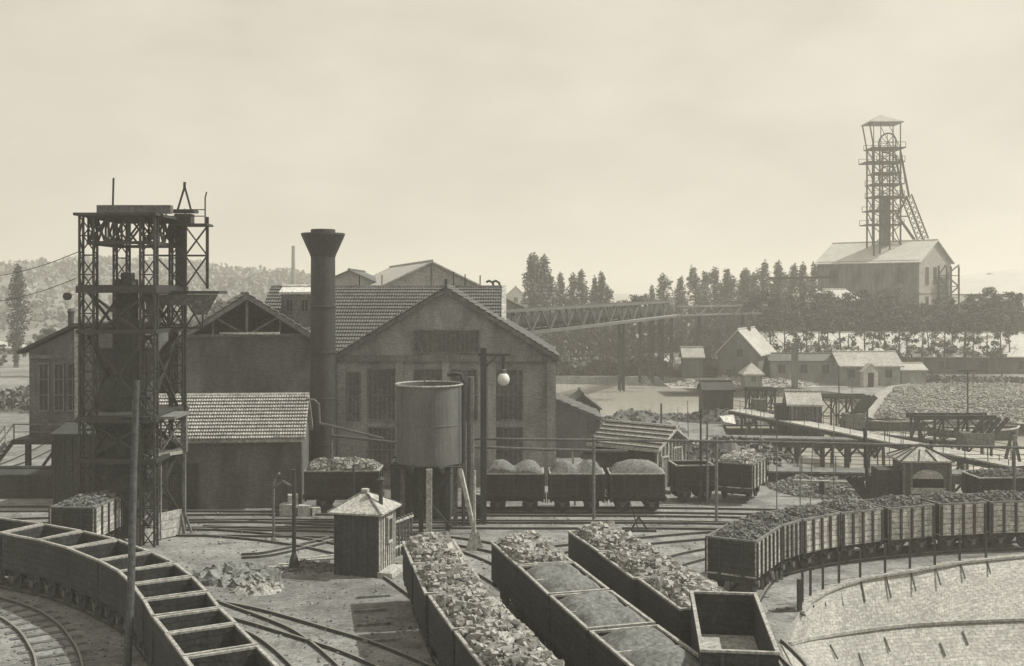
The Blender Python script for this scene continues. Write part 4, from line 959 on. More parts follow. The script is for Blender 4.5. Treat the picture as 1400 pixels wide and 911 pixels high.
# bridge cabin
f = Frame((24.7, 99), R(-4)); r0, f = house('bridge_cabin', 'tall plank cabin with a pale striped lean roof astride the long footbridge', 'cabin', (24.9, 98.5), R(-6), 2.7, 2.6, 3.1, 4.0, 'u', 'plank_mid', 'sheet_pale', over=.25, z0=.4)
mb = MB()
for k in range(8): mb.box(f(.1+.36*k, -.03, 1.7), (.07,.05,2.6), rz=f.ang)
mb.build('boarding', 'plank_dark', r0)
for k in range(2):
    for j in range(3): MB().beam(f(.1+k*2.5, .2+j, .4), f(.1+k*2.5, .2+j, WZ-.3), .2).build('stilt', 'plank_dark', r0)
MB().box(f(-.6,1.0,1.7), (1.0,1.5,2.4), rz=f.ang).build('side_box', 'plank_dark', r0)
MB().beam(f(-2,-.2,.2), f(3,-.2,.2), .3).beam(f(-2,2.5,.2), f(3,2.5,.2), .3).build('sill_beams', 'plank_dark', r0)
# loaders
def loader(name, label, x0, x1, ytop, ybase, d, box_, cat='conveyor'):
    a, b = W(x0, ytop, d), W(x1, ytop, d); zb = -2.5; r = empty(name, ((a.x+b.x)/2, d, 0), label, cat)
    MB().beam(a, b, .25, .35).beam(a+Vector((0,1.8,0)), b+Vector((0,1.8,0)), .25, .35).build('top_beam', 'plank_dark', r)
    n = 4
    for k in range(n):
        p = a.lerp(b, .06+.88*k/(n-1)); mb = MB()
        for y in (0, 1.8): mb.beam(p+Vector((0,y,0)), (p.x, p.y+y, zb), .16)
        mb.beam(p, (p.x, p.y+1.8, p.z-2), .1); mb.build('leg', 'plank_dark', r)
    mb = MB()
    for k in range(n-1):
        p, q = a.lerp(b, .06+.88*k/(n-1)), a.lerp(b, .06+.88*(k+1)/(n-1)); mb.beam(p, (q.x, q.y, q.z-1.9), .1); mb.beam(q, (p.x, p.y, p.z-1.9), .1); mb.beam((p.x,p.y,p.z-1.9), (q.x,q.y,q.z-1.9), .1)
    mb.build('bracing', 'plank_dark', r)
    bx0, by0, bx1, by1 = box_; p, q = W(bx0, by0, d-1), W(bx1, by1, d-1)
    MB().box(((p.x+q.x)/2, d-.6, (p.z+q.z)/2), (abs(q.x-p.x), 1.6, abs(p.z-q.z))).build('machine_box', 'iron_pale', r)
    return r
r0 = loader('conveyor_trestle', 'dark trestle with a raking conveyor behind the long footbridge', 1118, 1190, 543, 585, 110, (1155,566,1181,586))
for k in range(3): MB().beam(W(1150+5*k,586,109+k*.8), W(1185+6*k,542,109+k*.8), .3, .5).build('raking_arm', 'iron', r0)
r0 = loader('gantry_crane', 'dark frame crane with sloping chutes at the right end of the footbridge', 1250, 1362, 571, 607, 88, (1315,592,1357,609), 'crane')
for k in range(4): MB().beam(W(1322+9*k,606,87), W(1345+11*k,572,87), .2, .3).build('chute', 'iron', r0)
MB().beam(W(1243,607,88), W(1253,571,88), .2).beam(W(1262,607,88), W(1254,571,88), .2).build('a_frame', 'iron', r0)
MB().beam(W(1372,640,88), W(1384,590,88), .2).beam(W(1396,640,88), W(1385,590,88), .2).build('a_frame', 'iron', r0)
r0 = loader('barge_frame', 'spindly timber frame at the water between dark winch house and bridge cabin', 1022, 1062, 533, 563, 118, (1030,546,1046,562), 'frame')
root, f = house('winch_house', 'dark winch house with a ragged roof standing far out by the canal', 'shed', (20.6, 118), 0, 3.2, 3, 2.6, 3.3, 'u', 'plank_dark', 'plank_dark', over=.2, z0=-2)
MB().beam(f(.3,-.3,-3.5), f(1.6,-.3,.8), .35).beam(f(.9,-.3,-3.5), f(2.2,-.3,.8), .35).build('raking_strut', 'plank_dark', root)
MB().box(f(5.5,0,-.6), (7.5,3,1.6)).build('side_platform', 'plank_dark', root)
r0 = tag(MB().poly([W(984,569,100), W(1003,567,100), W(1006,580,98.5), W(990,577,98.5)]).poly([W(990,577.2,98.5), W(1006,580.2,98.5), W(1003,567.2,100.1), W(984,569.2,100.1)]).build('leaning_sheet', 'sheet_white'), 'pale sheet leaning on the coal heap near the winch house', 'sheet')
# barges moored beyond the footbridge
def barge(px, py, Lb, label, m='plank_dark', d=None):
    p = G(px, py, WZ); r = empty('coal_barge', p, label, 'barge', 'barges in the basin'); h = Lb/2
    n = 12; hull = MB(); top = []; bot = []
    for s in (-1, 1):
        for k in range(n+1):
            t = -1+2*k/n; w = 1.5*(1-abs(t)**4)**.5+.05
            top.append(p+Vector((t*h*s, w*s*-1, .95+.25*t*t))); bot.append(p+Vector((t*h*.95*s, w*.9*s*-1, -.2)))
    N_ = len(top); hull.v = top+bot
    for i in range(N_): j = (i+1) % N_; hull.f.append((i, j, N_+j, N_+i)); hull.f.append((N_+i, N_+j, j, i)[::-1]) if False else None
    hull.build('hull', m, r)
    MB().poly([q+Vector((0,0,-.25)) for q in top]).build('hold', 'coal_small', r)
    mb = MB(); mb.tube([q+Vector((0,0,.02)) for q in top]+[top[0]], .09, 6); mb.build('gunwale', 'plank_pale', r)
    return r
barge(1225, 587, 12, 'long low barge lying between the footbridge and the rubble embankment')
barge(1330, 600, 9, 'barge with a pale gunwale under the frame crane')

# ---------------------------------------------------------------- coal heaps, rubble, embankment
def heap(name, px, py, z, rx, ry, h, m, label, seed, lumps=0, s=(.15,.4), kind='stuff', cat='coal heap', rot=0, flat=1.0):
    c = G(px, py, z); r = random.Random(seed); mb = MB(); nx = 36; o1 = Vector((seed*3.7, seed, 0))
    def hz(u, v): q = max(0, 1-(u*u+v*v)); return h*min(1, q**.9*flat)*(.8+.5*mnoise.fractal(Vector((u*2.2, v*2.2, 0))+o1, .8, 2, 4)) - .05
    for i in range(nx+1):
        for j in range(nx+1):
            u, v = -1+2*i/nx, -1+2*j/nx; x, y = u*rx, v*ry; cr, sr = math.cos(rot), math.sin(rot)
            mb.v.append(c+Vector((x*cr-y*sr, x*sr+y*cr, hz(u, v) if u*u+v*v < 1 else -.06)))
    for i in range(nx):
        for j in range(nx): a = i*(nx+1)+j; mb.f.append((a, a+nx+1, a+nx+2, a+1))
    for k in range(lumps):
        t = r.uniform(0, 6.28); q = math.sqrt(r.random())*.97; u, v = q*math.cos(t), q*math.sin(t); x, y = u*rx, v*ry; cr, sr = math.cos(rot), math.sin(rot)
        lump(mb, c+Vector((x*cr-y*sr, x*sr+y*cr, hz(u, v)+.03)), r.uniform(*s), r)
    return tag(mb.build(name, m, loc=c), label, cat, None, kind)
heap('coal_heap', 990, 632, 0, 5.5, 3.4, 1.9, 'coal', 'long dark coal heap under the overhead pipe before the basin', 3, 500)
heap('coal_heap', 868, 594, 0, 5.0, 4, 2.1, 'coal_fine', 'grey slack heap rising behind the roof of the plank shed', 4, 300)
heap('coal_heap', 800, 600, 0, 2.5, 3, 2.6, 'coal_small', 'dark conical heap behind the lean-to beside the gabled hall', 5, 200)
heap('coal_heap', 905, 573, 0, 6.5, 1.2, .6, 'coal_small', 'low long heap with boards along the canal edge', 6, 300)
heap('coal_heap', 1000, 575, 0, 6, 3.4, 1.2, 'coal', 'dark spill of coal at the foot of the winch house', 8, 300)
heap('rubble_heap', 352, 808, 0, 1.1, .9, .5, 'stone', 'small pale sand heap at the near end of the rubble', 9, 60, (.08,.25), cat='rubble')
heap('rubble_heap', 318, 790, 0, 2.2, 1.5, .45, 'rubble', 'scattered broken stone and slabs on the open ash ground', 10, 230, (.12,.6), cat='rubble')
heap('rubble_heap', 420, 776, 0, 1.6, 1.2, .2, 'coal_small', 'flat spill of debris at the foot of the dark standpipe', 11, 120, (.06,.25), cat='rubble')
heap('rubble_heap', 1126, 668, 0, 3.6, 4.0, .8, 'rubble', 'rubble tipped down to the water under the thin pipe bridge', 12, 1500, (.1,.32), cat='rubble')
heap('rubble_heap', 1020, 527, 0, 11, 4, 1.2, 'stone', 'pale spoil heap on the far bank beyond the winch house', 13, 900, (.12,.4), cat='rubble')
r = random.Random(5)
r0 = empty('loose_planks', G(410, 772), 'loose planks lying at the foot of the dark standpipe', 'planks')
for k in range(4): p = G(395+14*k, 776-3*k); a = r.uniform(-.4,.5); MB().box(p+Vector((0,0,.06+.05*k)), (1.9,.22,.05), rz=a).build('plank', 'plank_pale', r0)
# rubble embankment on the far bank at the right
mb = MB(); r = random.Random(21); A = [G(1196,571), G(1290,573), G(1390,579), G(1520,588)]; Bq = [W(1245,524,150), W(1300,523,150), W(1400,521,150), W(1540,519,150)]
NU, NV = 60, 16
def emb(u, v):
    k = min(2, int(u*3)); t = u*3-k; p = A[k].lerp(A[k+1], t); q = Bq[k].lerp(Bq[k+1], t); w_ = p.lerp(q, v); w_.z = -.1 + 1.5*math.sin(math.pi*min(1,v*1.02))**.7 + .35*mnoise.fractal(Vector((w_.x*.15, w_.y*.15, 0)), 1, 2, 4); return w_
for i in range(NU+1):
    for j in range(NV+1): mb.v.append(emb(i/NU, j/NV))
for i in range(NU):
    for j in range(NV): a = i*(NV+1)+j; mb.f.append((a, a+NV+1, a+NV+2, a+1))
for k in range(9500): u, v = r.random(), r.random(); lump(mb, emb(u, v)+Vector((0,0,.06)), r.uniform(.12,.36), r)
tag(mb.build('rubble_embankment', 'spoil', loc=(0,0,0)), 'broad sloping bank of tipped stone on the far side of the basin', 'embankment', None, 'stuff')
mb = MB(); mb.quad(W(1160,562,120), W(1196,573,114), W(1245,524,150), W(1215,528,150)); tag(mb.build('paved_ramp', 'stone', loc=(0,0,0)), 'smooth ramp of pale stone at the end of the rubble', kind='structure')
for v in [0]: pass
mb = MB(); a, b = G(1040,528), G(1260,524); mb.quad(G(1030,530,.05), G(1420,527,.05), G(1420,522,.05), G(1030,523,.05)); tag(mb.build('towpath', 'paving_flat', loc=(0,0,0)), kind='structure')

# ---------------------------------------------------------------- mooring posts on the coping of the paved slope
tops = [(1093,837,792),(1097,826,783),(1108,817,776),(1125,808,771),(1147,800,755),(1176,792,752),(1210,786,743),(1244,780,739),(1278,775,738),(1312,769,731),(1348,765,727)]
plab = ['thick leaning end post of the fence along the paved quay slope'] + [f'{ORD[k+1]} slim post from the thick end of the fence on the paved quay slope' for k in range(1, 11)]
for k, (px, yb, yt) in enumerate(tops):
    b = G(px, yb-1); top = W(px, yt, b.y); r0 = empty('quay_post', b, plab[k], 'post', 'row of posts on the paved quay slope')
    MB().beam(b, top, .18 if k == 0 else .09).build('shaft', 'plank_dark', r0)
    a = T[min(k, len(T)-1)]
    bb = B[min(k, len(B)-1)] if k < len(B) else B[-1]
    q0 = Vector((b.x, b.y-.12, -.05)); q1 = q0 + (Vector((bb.x, bb.y, bb.z))-Vector((*a, 0))).normalized()*1.1*(min(1,.3+k*.2)) + Vector((.25,0,0))
    MB().beam(q0, q1, .06).build('shadow_strip', 'plank_dark', r0)  # dark strip laid on the slope for the post's shadow
for i, (px, py, t_) in enumerate(((1155,0,3),(1187,0,4),(1225,0,5),(1270,0,7),(1355,0,8))):
    p = B[t_].lerp(F[t_], .12+.1*(i % 2)); q = p+(F[t_]-B[t_]).normalized()*.7
    tag(MB().beam(p+Vector((0,0,.05)), q+Vector((.1,0,.05)), .045, .06).build('mooring_iron', 'iron'), f'{ORD[i+1]} small mooring iron from the low end of the slope foot', 'mooring iron', 'mooring irons at the foot of the paved slope')
r0 = empty('loose_boards', G(1080,842), 'few loose boards lying by the thick end post of the quay fence', 'planks')
for k in range(3): MB().box(G(1070+8*k, 836-2*k)+Vector((0,0,.04+.05*k)), (1.1,.2,.05), rz=.4*k).build('board', 'plank_mid', r0)
track([(1052,878),(1068,893),(1084,911),(1098,935)], 'short pale rails beside the empty deep wagon cut by the picture bottom', z=.0, gauge=.9)

# ---------------------------------------------------------------- shadow stripes left of the lump string, laid as flat solid bars
for k, (x0_, x1_, y) in enumerate(((488,533,817),(484,528,836),(487,534,855),(496,545,877),(588,632,894))):
    a, b = G(x0_, y, .05), G(x1_, y-3, .05); tag(MB().beam(a, b, .16, .1).build('shadow_bar', 'plank_mid'), f'{ORD[k+1]} flat timber baulk from the hut on the ground beside the lump coal string', 'timber', 'timber baulks beside the lump coal string')
# timber edging of the quay train
r0 = empty('timber_edging', G(1075,790), 'pale ragged timber edging boards beneath the bend of the quay train', 'edging')
ep = [G(1040,797,.25), G(1062,783,.25), G(1090,772,.25), G(1125,762,.25), G(1160,755,.25)]
for i in range(4): MB().beam(ep[i], ep[i+1], .12, .4).build('edging_board', 'plank_pale', r0)
for i in range(9): p = ep[0].lerp(ep[2], i/8) if i < 5 else ep[2].lerp(ep[4], (i-4)/4); MB().box(p+Vector((.05,-.12,-.05)), (.12,.14,.5)).build('edging_stake', 'plank_mid', r0)

# ---------------------------------------------------------------- houses and warehouses beyond the canal
root, f = house('white_warehouse', 'long low warehouse with a white roof behind the row of trees', 'warehouse', (41.5, 176), R(-1), 46, 12, 3.0, 6.3, 'u', 'brick_dark', 'sheet_white', over=.5, group='white roofed warehouses')
for k in range(7): opening(root, f, 'front', 3+6.2*k, .7, 1.6, 1.4, 1)
root, f = house('white_warehouse', 'smaller white roof peeping between tree crowns under the mine building', 'warehouse', (60, 205), 0, 12, 9, 5.2, 7.4, 'u', 'brick_dark', 'sheet_white', over=.4, group='white roofed warehouses')
root, f = house('gabled_house', 'dark gabled house with a bright right roof slope across the canal', 'house', (29.2, 155), -R(26), 5.6, 9, 4.8, 7.8, 'v', 'brick_dark', 'sheet_pale', over=.5)
opening(root, f, 'front', 3.0, 3.9, 1.0, 1.2, 1); opening(root, f, 'front', 1.5, .8, .9, 1.5, 1); opening(root, f, 'front', 4.5, .8, .9, 1.5, 1)
MB().box(f(3,5,8.2), (.6,.6,1.4)).build('chimney', 'brick_dark', root)
root, f = house('small_shed', 'little shed with a pale hip roof left of the gabled house across the canal', 'shed', (26, 166), 0, 2.9, 3, 3.4, 4.6, 'u', 'brick_dark', 'sheet_pale', over=.3)
root, f = house('pavilion', 'tiny square hut with a pale pyramid roof in front of the gabled house', 'hut', (31.4, 148), 0, 2.3, 2.3, 2.3, 3.4, 'u', 'plank_mid', 'sheet_pale', over=.35, hip=1.1)
opening(root, f, 'front', 1.15, .9, .7, .8, 1)
root, f = house('long_wall_house', 'long plain grey outbuilding between the gabled house and the small porch house', 'outbuilding', (36.5, 155), 0, 9.5, 5, 3.4, 4.2, 'u', 'brick_wall', 'tiles', over=.25)
for k in range(3): opening(root, f, 'front', 1.6+3.1*k, 1.6, 1.0, 1.2, 1)
root, f = house('porch_house', 'low house with a pale roof and a small white gabled porch', 'house', (45.6, 152), 0, 8.2, 6, 3.0, 4.6, 'u', 'brick_wall', 'tiles_pale', over=.4)
opening(root, f, 'front', 1.4, 1.2, .9, 1.1, 1); opening(root, f, 'front', 6.6, 1.2, .9, 1.1, 1)
mb = MB(); mb.prism([f(2.6,-1.6,0), f(4.6,-1.6,0), f(4.6,-1.6,2.2), f(3.6,-1.6,3.1), f(2.6,-1.6,2.2)], f.v_*1.6); mb.build('porch', 'stucco_pale', root)
MB().box(f(3.6,-1.63,1.0), (.8,.05,2.0)).build('door', 'glass_dark', root)
for s in (-1, 1): MB().beam(f(3.6,-1.0,3.2), f(3.6+s*1.3,-1.0,2.05), 1.7, .1).build('porch_roof', 'sheet_pale', root)
root, f = house('low_annex', 'low flat annex with a pale roof right of the porch house', 'outbuilding', (54.2, 152.6), 0, 3.4, 4, 2.3, 3.0, 'u', 'brick_wall', 'sheet_pale', over=.25)
c = G(1086, 530); r0 = empty('brick_chimney', c, 'slender square brick chimney with a stepped cap rising from the outbuilding', 'chimney')
MB().box(c+Vector((0,-.2,2.7)), (.75,.75,5.4)).build('shaft', 'brick_dark', r0); MB().box(c+Vector((0,-.2,5.5)), (1.2,1.2,.3)).box(c+Vector((0,-.2,5.85)), (.8,.8,.5)).build('cap', 'brick_dark', r0)
for i, (px, py, L_, d_) in enumerate(((905,497,3,175),(935,494,2.5,180),(22,497,6,230),(2,506,5,235))):
    p = W(px, py+6, d_); house('far_cottage', ('tiny far cottage below the footbridge trestle','tiny far shed left of the small hip roofed shed','small white roofed cottage at the edge of the wooded hill','half seen white roof at the picture edge under the hill')[i], 'cottage', (p.x-L_/2, p.y), 0, L_, 3, max(1.5, p.z+.6), max(2.6, p.z+2.0), 'u', 'stucco', 'sheet_white', over=.2, group='far cottages')

# ---------------------------------------------------------------- mine building and headframe
ang = -R(45); u = Vector((.7071, -.7071)); P0 = Vector((79.8, 215)) - u*22
root, f = house('mine_building', 'tall pale mine building on open legs under the headframe', 'mine building', (P0.x, P0.y), ang, 22, 14.6, 19.3, 23.5, 'u', 'stucco', 'sheet_white', over=.6, z0=9.5)
fr_ = MB()
for k in range(10): fr_.box(f(.1+2.42*k, -.05, 14.6), (.22, .12, 9.4), rz=ang)
for z in (10, 12.4, 19.0): fr_.box(f(11, -.06, z), (22, .13, .22), rz=ang)
fr_.build('timber_frame', 'plank_mid', root)
for k, uu in enumerate((3.8, 8.8, 13.8, 18.6)): opening(root, f, 'front', uu, 14.8, 2.2, 3.0, 2, mid=1, pane='plank_mid')
MB().box(f(11, -.03, 14.6), (21.9, .05, 9.6), rz=ang).build('front_boarding', 'plank_mid', root)
for uu in (3.4, 7.0): opening(root, f, 'right', uu, 14.6, 1.2, 3.4, 0, L=22, mid=1)
opening(root, f, 'right', 3.4, 10.2, 1.2, 2.0, 0, L=22)
for z in (12.8,): MB().box(f(22.05, 7.3, z), (14.6, .1, .25), rz=ang+math.pi/2).build('string_course', 'plank_mid', root)
for uu in (.3, 5.5, 11, 16.5, 21.7):
    for vv in (.3, 7.3, 14.2): MB().box(f(uu, vv, 4.75), (.6, .6, 9.5), rz=ang).build('leg', 'plank_mid', root)
mb = MB(); mb.beam(f(22,.3,1), f(22,7.3,9), .3).beam(f(22,7.3,1), f(22,.3,9), .3).beam(f(.3,.2,1), f(5.5,.2,9), .3).beam(f(16.5,.2,1), f(21.7,.2,9), .3); mb.build('leg_bracing', 'plank_mid', root)
MB().box(f(11,7.3,5), (16,10,9), rz=ang).build('lower_storey', 'brick_dark', root)
r0 = empty('outside_scaffold', f(24, 11, 0), 'openwork iron stair scaffold clinging to the right end of the mine building', 'scaffold')
mb = MB()
for vv in (8.2, 14):
    for uu in (22.3, 23.9): mb.beam(f(uu, vv, 0), f(uu, vv, 18.3), .28)
mb.build('posts', 'iron', r0); mb = MB()
for k in range(8):
    z = 1+k*2.2; mb.box(f(23.1, 11, z), (1.8, 6.0, .15), rz=ang); mb.beam(f(23.9, 8 if k % 2 else 14, z), f(23.9, 14 if k % 2 else 8, z+2.2), .22); mb.beam(f(22.3 if k % 2 else 23.9, 8, z), f(23.9 if k % 2 else 22.3, 8, z+2.2), .2)
mb.build('flights', 'iron', r0)
root, f2 = house('round_roof_annex', 'low white roofed annex on stilts in front of the mine building', 'annex', (56.5, 208), R(-8), 9.5, 6, 11.6, 13.6, 'u', 'plank_mid', 'sheet_white', over=.6, z0=9.6, hip=2.5)
for uu in (.5, 3.5, 6.5, 9): MB().beam(f2(uu, .3, 0), f2(uu, .3, 9.6), .3).build('stilt', 'plank_dark', root)
MB().beam(W(1052,381,212), W(1145,379,208), .3, .5).build('roof_beam', 'plank_dark', root)
root, f2 = house('side_shed', 'pale roofed shed falling away right of the stair scaffold', 'shed', (88, 226), R(-20), 16, 9, 9, 12.5, 'u', 'brick_dark', 'sheet_pale', over=.4)

HX, HY = 78.2, 226.0                         # tower axis
r0 = empty('headframe', (HX, HY, 0), 'tall iron pit headframe with sheave wheels, landings and small peaked roof', 'headframe')
def hz_(y): return CAMZ - (y-HOR)/FOC*HY
def hx_(x): return (x-700)/FOC*HY
xl, xr = hx_(1190), hx_(1226); cy0, cy1 = HY-2.2, HY+2.2
zt = hz_(204)
for x in (xl, xl+1.2, (xl+xr)/2+.5, xr):
    for y in (cy0, cy1): MB().beam((x, y, 8), (x, y, zt), .28).build('leg', 'iron', r0)
for y_, w_ in ((204,3.9),(223,4.4),(238,3),(253,3.6),(270,3.6),(289,3.6),(308,4.2)):
    z = hz_(y_); cx = (xl+xr)/2 - (.4 if y_ in (223,289,308) else -.2)
    MB().box((cx, HY, z), (w_*1.75, 5.6, .22)).build('landing', 'iron', r0)
    if y_ != 238:
        for yy in (HY-2.75, HY+2.75):
            mb = MB(); mb.beam((cx-w_*.87, yy, z+1.1), (cx+w_*.87, yy, z+1.1), .09)
            for k in range(5): mb.beam((cx-w_*.87+w_*1.74*k/4, yy, z), (cx-w_*.87+w_*1.74*k/4, yy, z+1.1), .09)
            mb.build('landing_rail', 'iron', r0)
zs = [hz_(y) for y in (335,308,289,270,253,223,204)]
for i in range(len(zs)-1):
    mb = MB()
    for y in (cy0, cy1): mb.beam((xl+1.2,y,zs[i]), (xr,y,zs[i+1]), .16); mb.beam((xr,y,zs[i]), (xl+1.2,y,zs[i+1]), .16)
    for x in (xl, xr): mb.beam((x,cy0,zs[i]), (x,cy1,zs[i+1]), .16)
    mb.build('cross_bracing', 'iron', r0)
MB().box((hx_(1210), HY, (hz_(335)+hz_(268))/2), (1.3, 1.8, hz_(268)-hz_(335))).build('shaft_casing', 'iron_pale', r0)
for (px_, py_) in ((1212.5,196),(1212.5,241)):
    c = Vector((hx_(px_), HY-.3, hz_(py_))); mb = MB(); Rw = 2.0; ang_ = R(52)
    e1 = Vector((math.cos(ang_), -math.sin(ang_), 0)); e2 = Vector((0,0,1)); pts = [c+(e1*math.cos(t*math.pi/14)+e2*math.sin(t*math.pi/14))*Rw for t in range(29)]
    mb.tube(pts, .17, 6); 
    for k in range(4): q = (e1*math.cos(k*math.pi/4)+e2*math.sin(k*math.pi/4))*Rw; mb.beam(c+q, c-q, .1)
    mb.build('sheave_wheel', 'iron', r0)
zr0 = hz_(169); xl2, xr2 = hx_(1183), hx_(1229); apx = Vector((hx_(1203), HY, hz_(157)))
cs = [Vector((xl2, HY-3, zr0)), Vector((xr2, HY-3, zr0)), Vector((xr2, HY+3, zr0)), Vector((xl2, HY+3, zr0))]
mb = MB(); mb.poly([p-Vector((0,0,.15)) for p in cs[::-1]])
for i in range(4): j = (i+1) % 4; mb.poly([cs[i], cs[j], apx]); mb.quad(cs[i]-Vector((0,0,.15)), cs[j]-Vector((0,0,.15)), cs[j], cs[i])
mb.build('roof', 'sheet_pale', r0)
mb = MB()
for y in (cy0, cy1): mb.beam((xl,y,zt), (xl2+.1,y,zr0), .22); mb.beam((xr,y,zt), (xr,y,zr0), .18); mb.beam((xl+1.4,y,zt), (xl+1.4,y,zr0), .14); mb.beam((xr,y,zt), ((xl+xr)/2,y,zr0), .1)
mb.build('roof_posts', 'iron', r0)
bx0, bx1, bx2 = hx_(1227.5), hx_(1239), hx_(1262)
for dy in (-1.6, 1.6):
    MB().beam((bx0, HY+dy, hz_(210)), (bx1, HY+dy, hz_(270)), .35).build('backstay_head', 'iron', r0)
    mb = MB(); a, b = Vector((bx1, HY+dy, hz_(268))), Vector((bx2, HY+dy, hz_(328))); n_ = Vector((.5,0,.2))
    mb.beam(a-n_, b-n_, .22).beam(a+n_, b+n_, .22)
    for k in range(9): mb.beam(a.lerp(b, k/9)-n_, a.lerp(b, (k+1)/9)+n_, .12); mb.beam(a.lerp(b, k/9)+n_, a.lerp(b, (k+1)/9)-n_, .12)
    mb.build('backstay', 'iron', r0)
MB().beam((bx1, HY, hz_(272)), (hx_(1226), HY, hz_(296)), .3).beam((hx_(1224), HY, hz_(290)), (hx_(1251), HY, hz_(328)), .3).beam((hx_(1224), HY-1, hz_(296)), (hx_(1246), HY-1, hz_(328)), .2).beam((hx_(1226), HY, hz_(296)), (hx_(1243), HY, hz_(296)), .25).beam((hx_(1218), HY, hz_(271)), (bx1, HY, hz_(271)), .3).beam((hx_(1224), HY, hz_(272)), (bx1, HY, hz_(256)), .001).build('stay_struts', 'iron', r0)

# ---------------------------------------------------------------- covered conveyor bridge from the halls to the mine
a, b = Vector((-2.0, 104, 8.9)), Vector((24.6, 171, 9.3)); r0 = empty('conveyor_bridge', (10, 135, 0), 'long lattice conveyor bridge running from the halls towards the mine', 'bridge')
d = (b-a); n_ = Vector((-d.y, d.x, 0)).normalized()
for s in (-1, 1):
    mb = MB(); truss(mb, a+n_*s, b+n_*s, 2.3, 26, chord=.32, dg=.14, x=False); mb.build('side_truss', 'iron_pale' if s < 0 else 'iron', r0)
mb = MB(); mb.quad(a-n_, b-n_, b+n_, a+n_); mb.quad(a-n_*1.1-Vector((0,0,.02)), a+n_-Vector((0,0,.3)), b+n_-Vector((0,0,.3)), b-n_*1.1-Vector((0,0,.3))); mb.build('deck', 'plank_mid', r0)
H = Vector((0,0,.2)); MB().quad(a-n_*1.12-H, b-n_*1.12-H, b-n_*1.12+H*1.6, a-n_*1.12+H*.5).build('kick_board', 'plank_pale', r0)
MB().beam(a+Vector((0,0,1.0))+n_*.5, b+Vector((0,0,1.0))+n_*.5, .3, 1.3).build('belt_casing', 'plank_dark', r0)
c0, c1 = b, Vector((62, 214, 9.2)); mb = MB(); truss(mb, c0, c1, 1.5, 20, chord=.3, dg=.12, x=False); mb.build('far_span', 'plank_mid', r0)
MB().beam(c0+Vector((0,-.5,.1)), c1+Vector((0,-.5,.1)), .4, .3).build('far_kick_board', 'plank_mid', r0)
for t in (.62, .80, .88, .96):
    p = a.lerp(b, t); mb = MB(); w_ = 1.8 if t > .7 else .5
    lattice(mb, (p.x, p.y, 0), (p.x, p.y, p.z-.2), w_, 2.0, leg=.22, panel=2.2, dg=.12); mb.build('trestle', 'iron', r0)
for t in (.15, .4, .65, .9):
    p = c0.lerp(c1, t); MB().beam((p.x-.8,p.y,0), (p.x,p.y,p.z), .35).beam((p.x+.8,p.y,0), (p.x,p.y,p.z), .35).build('pier', 'plank_dark', r0)
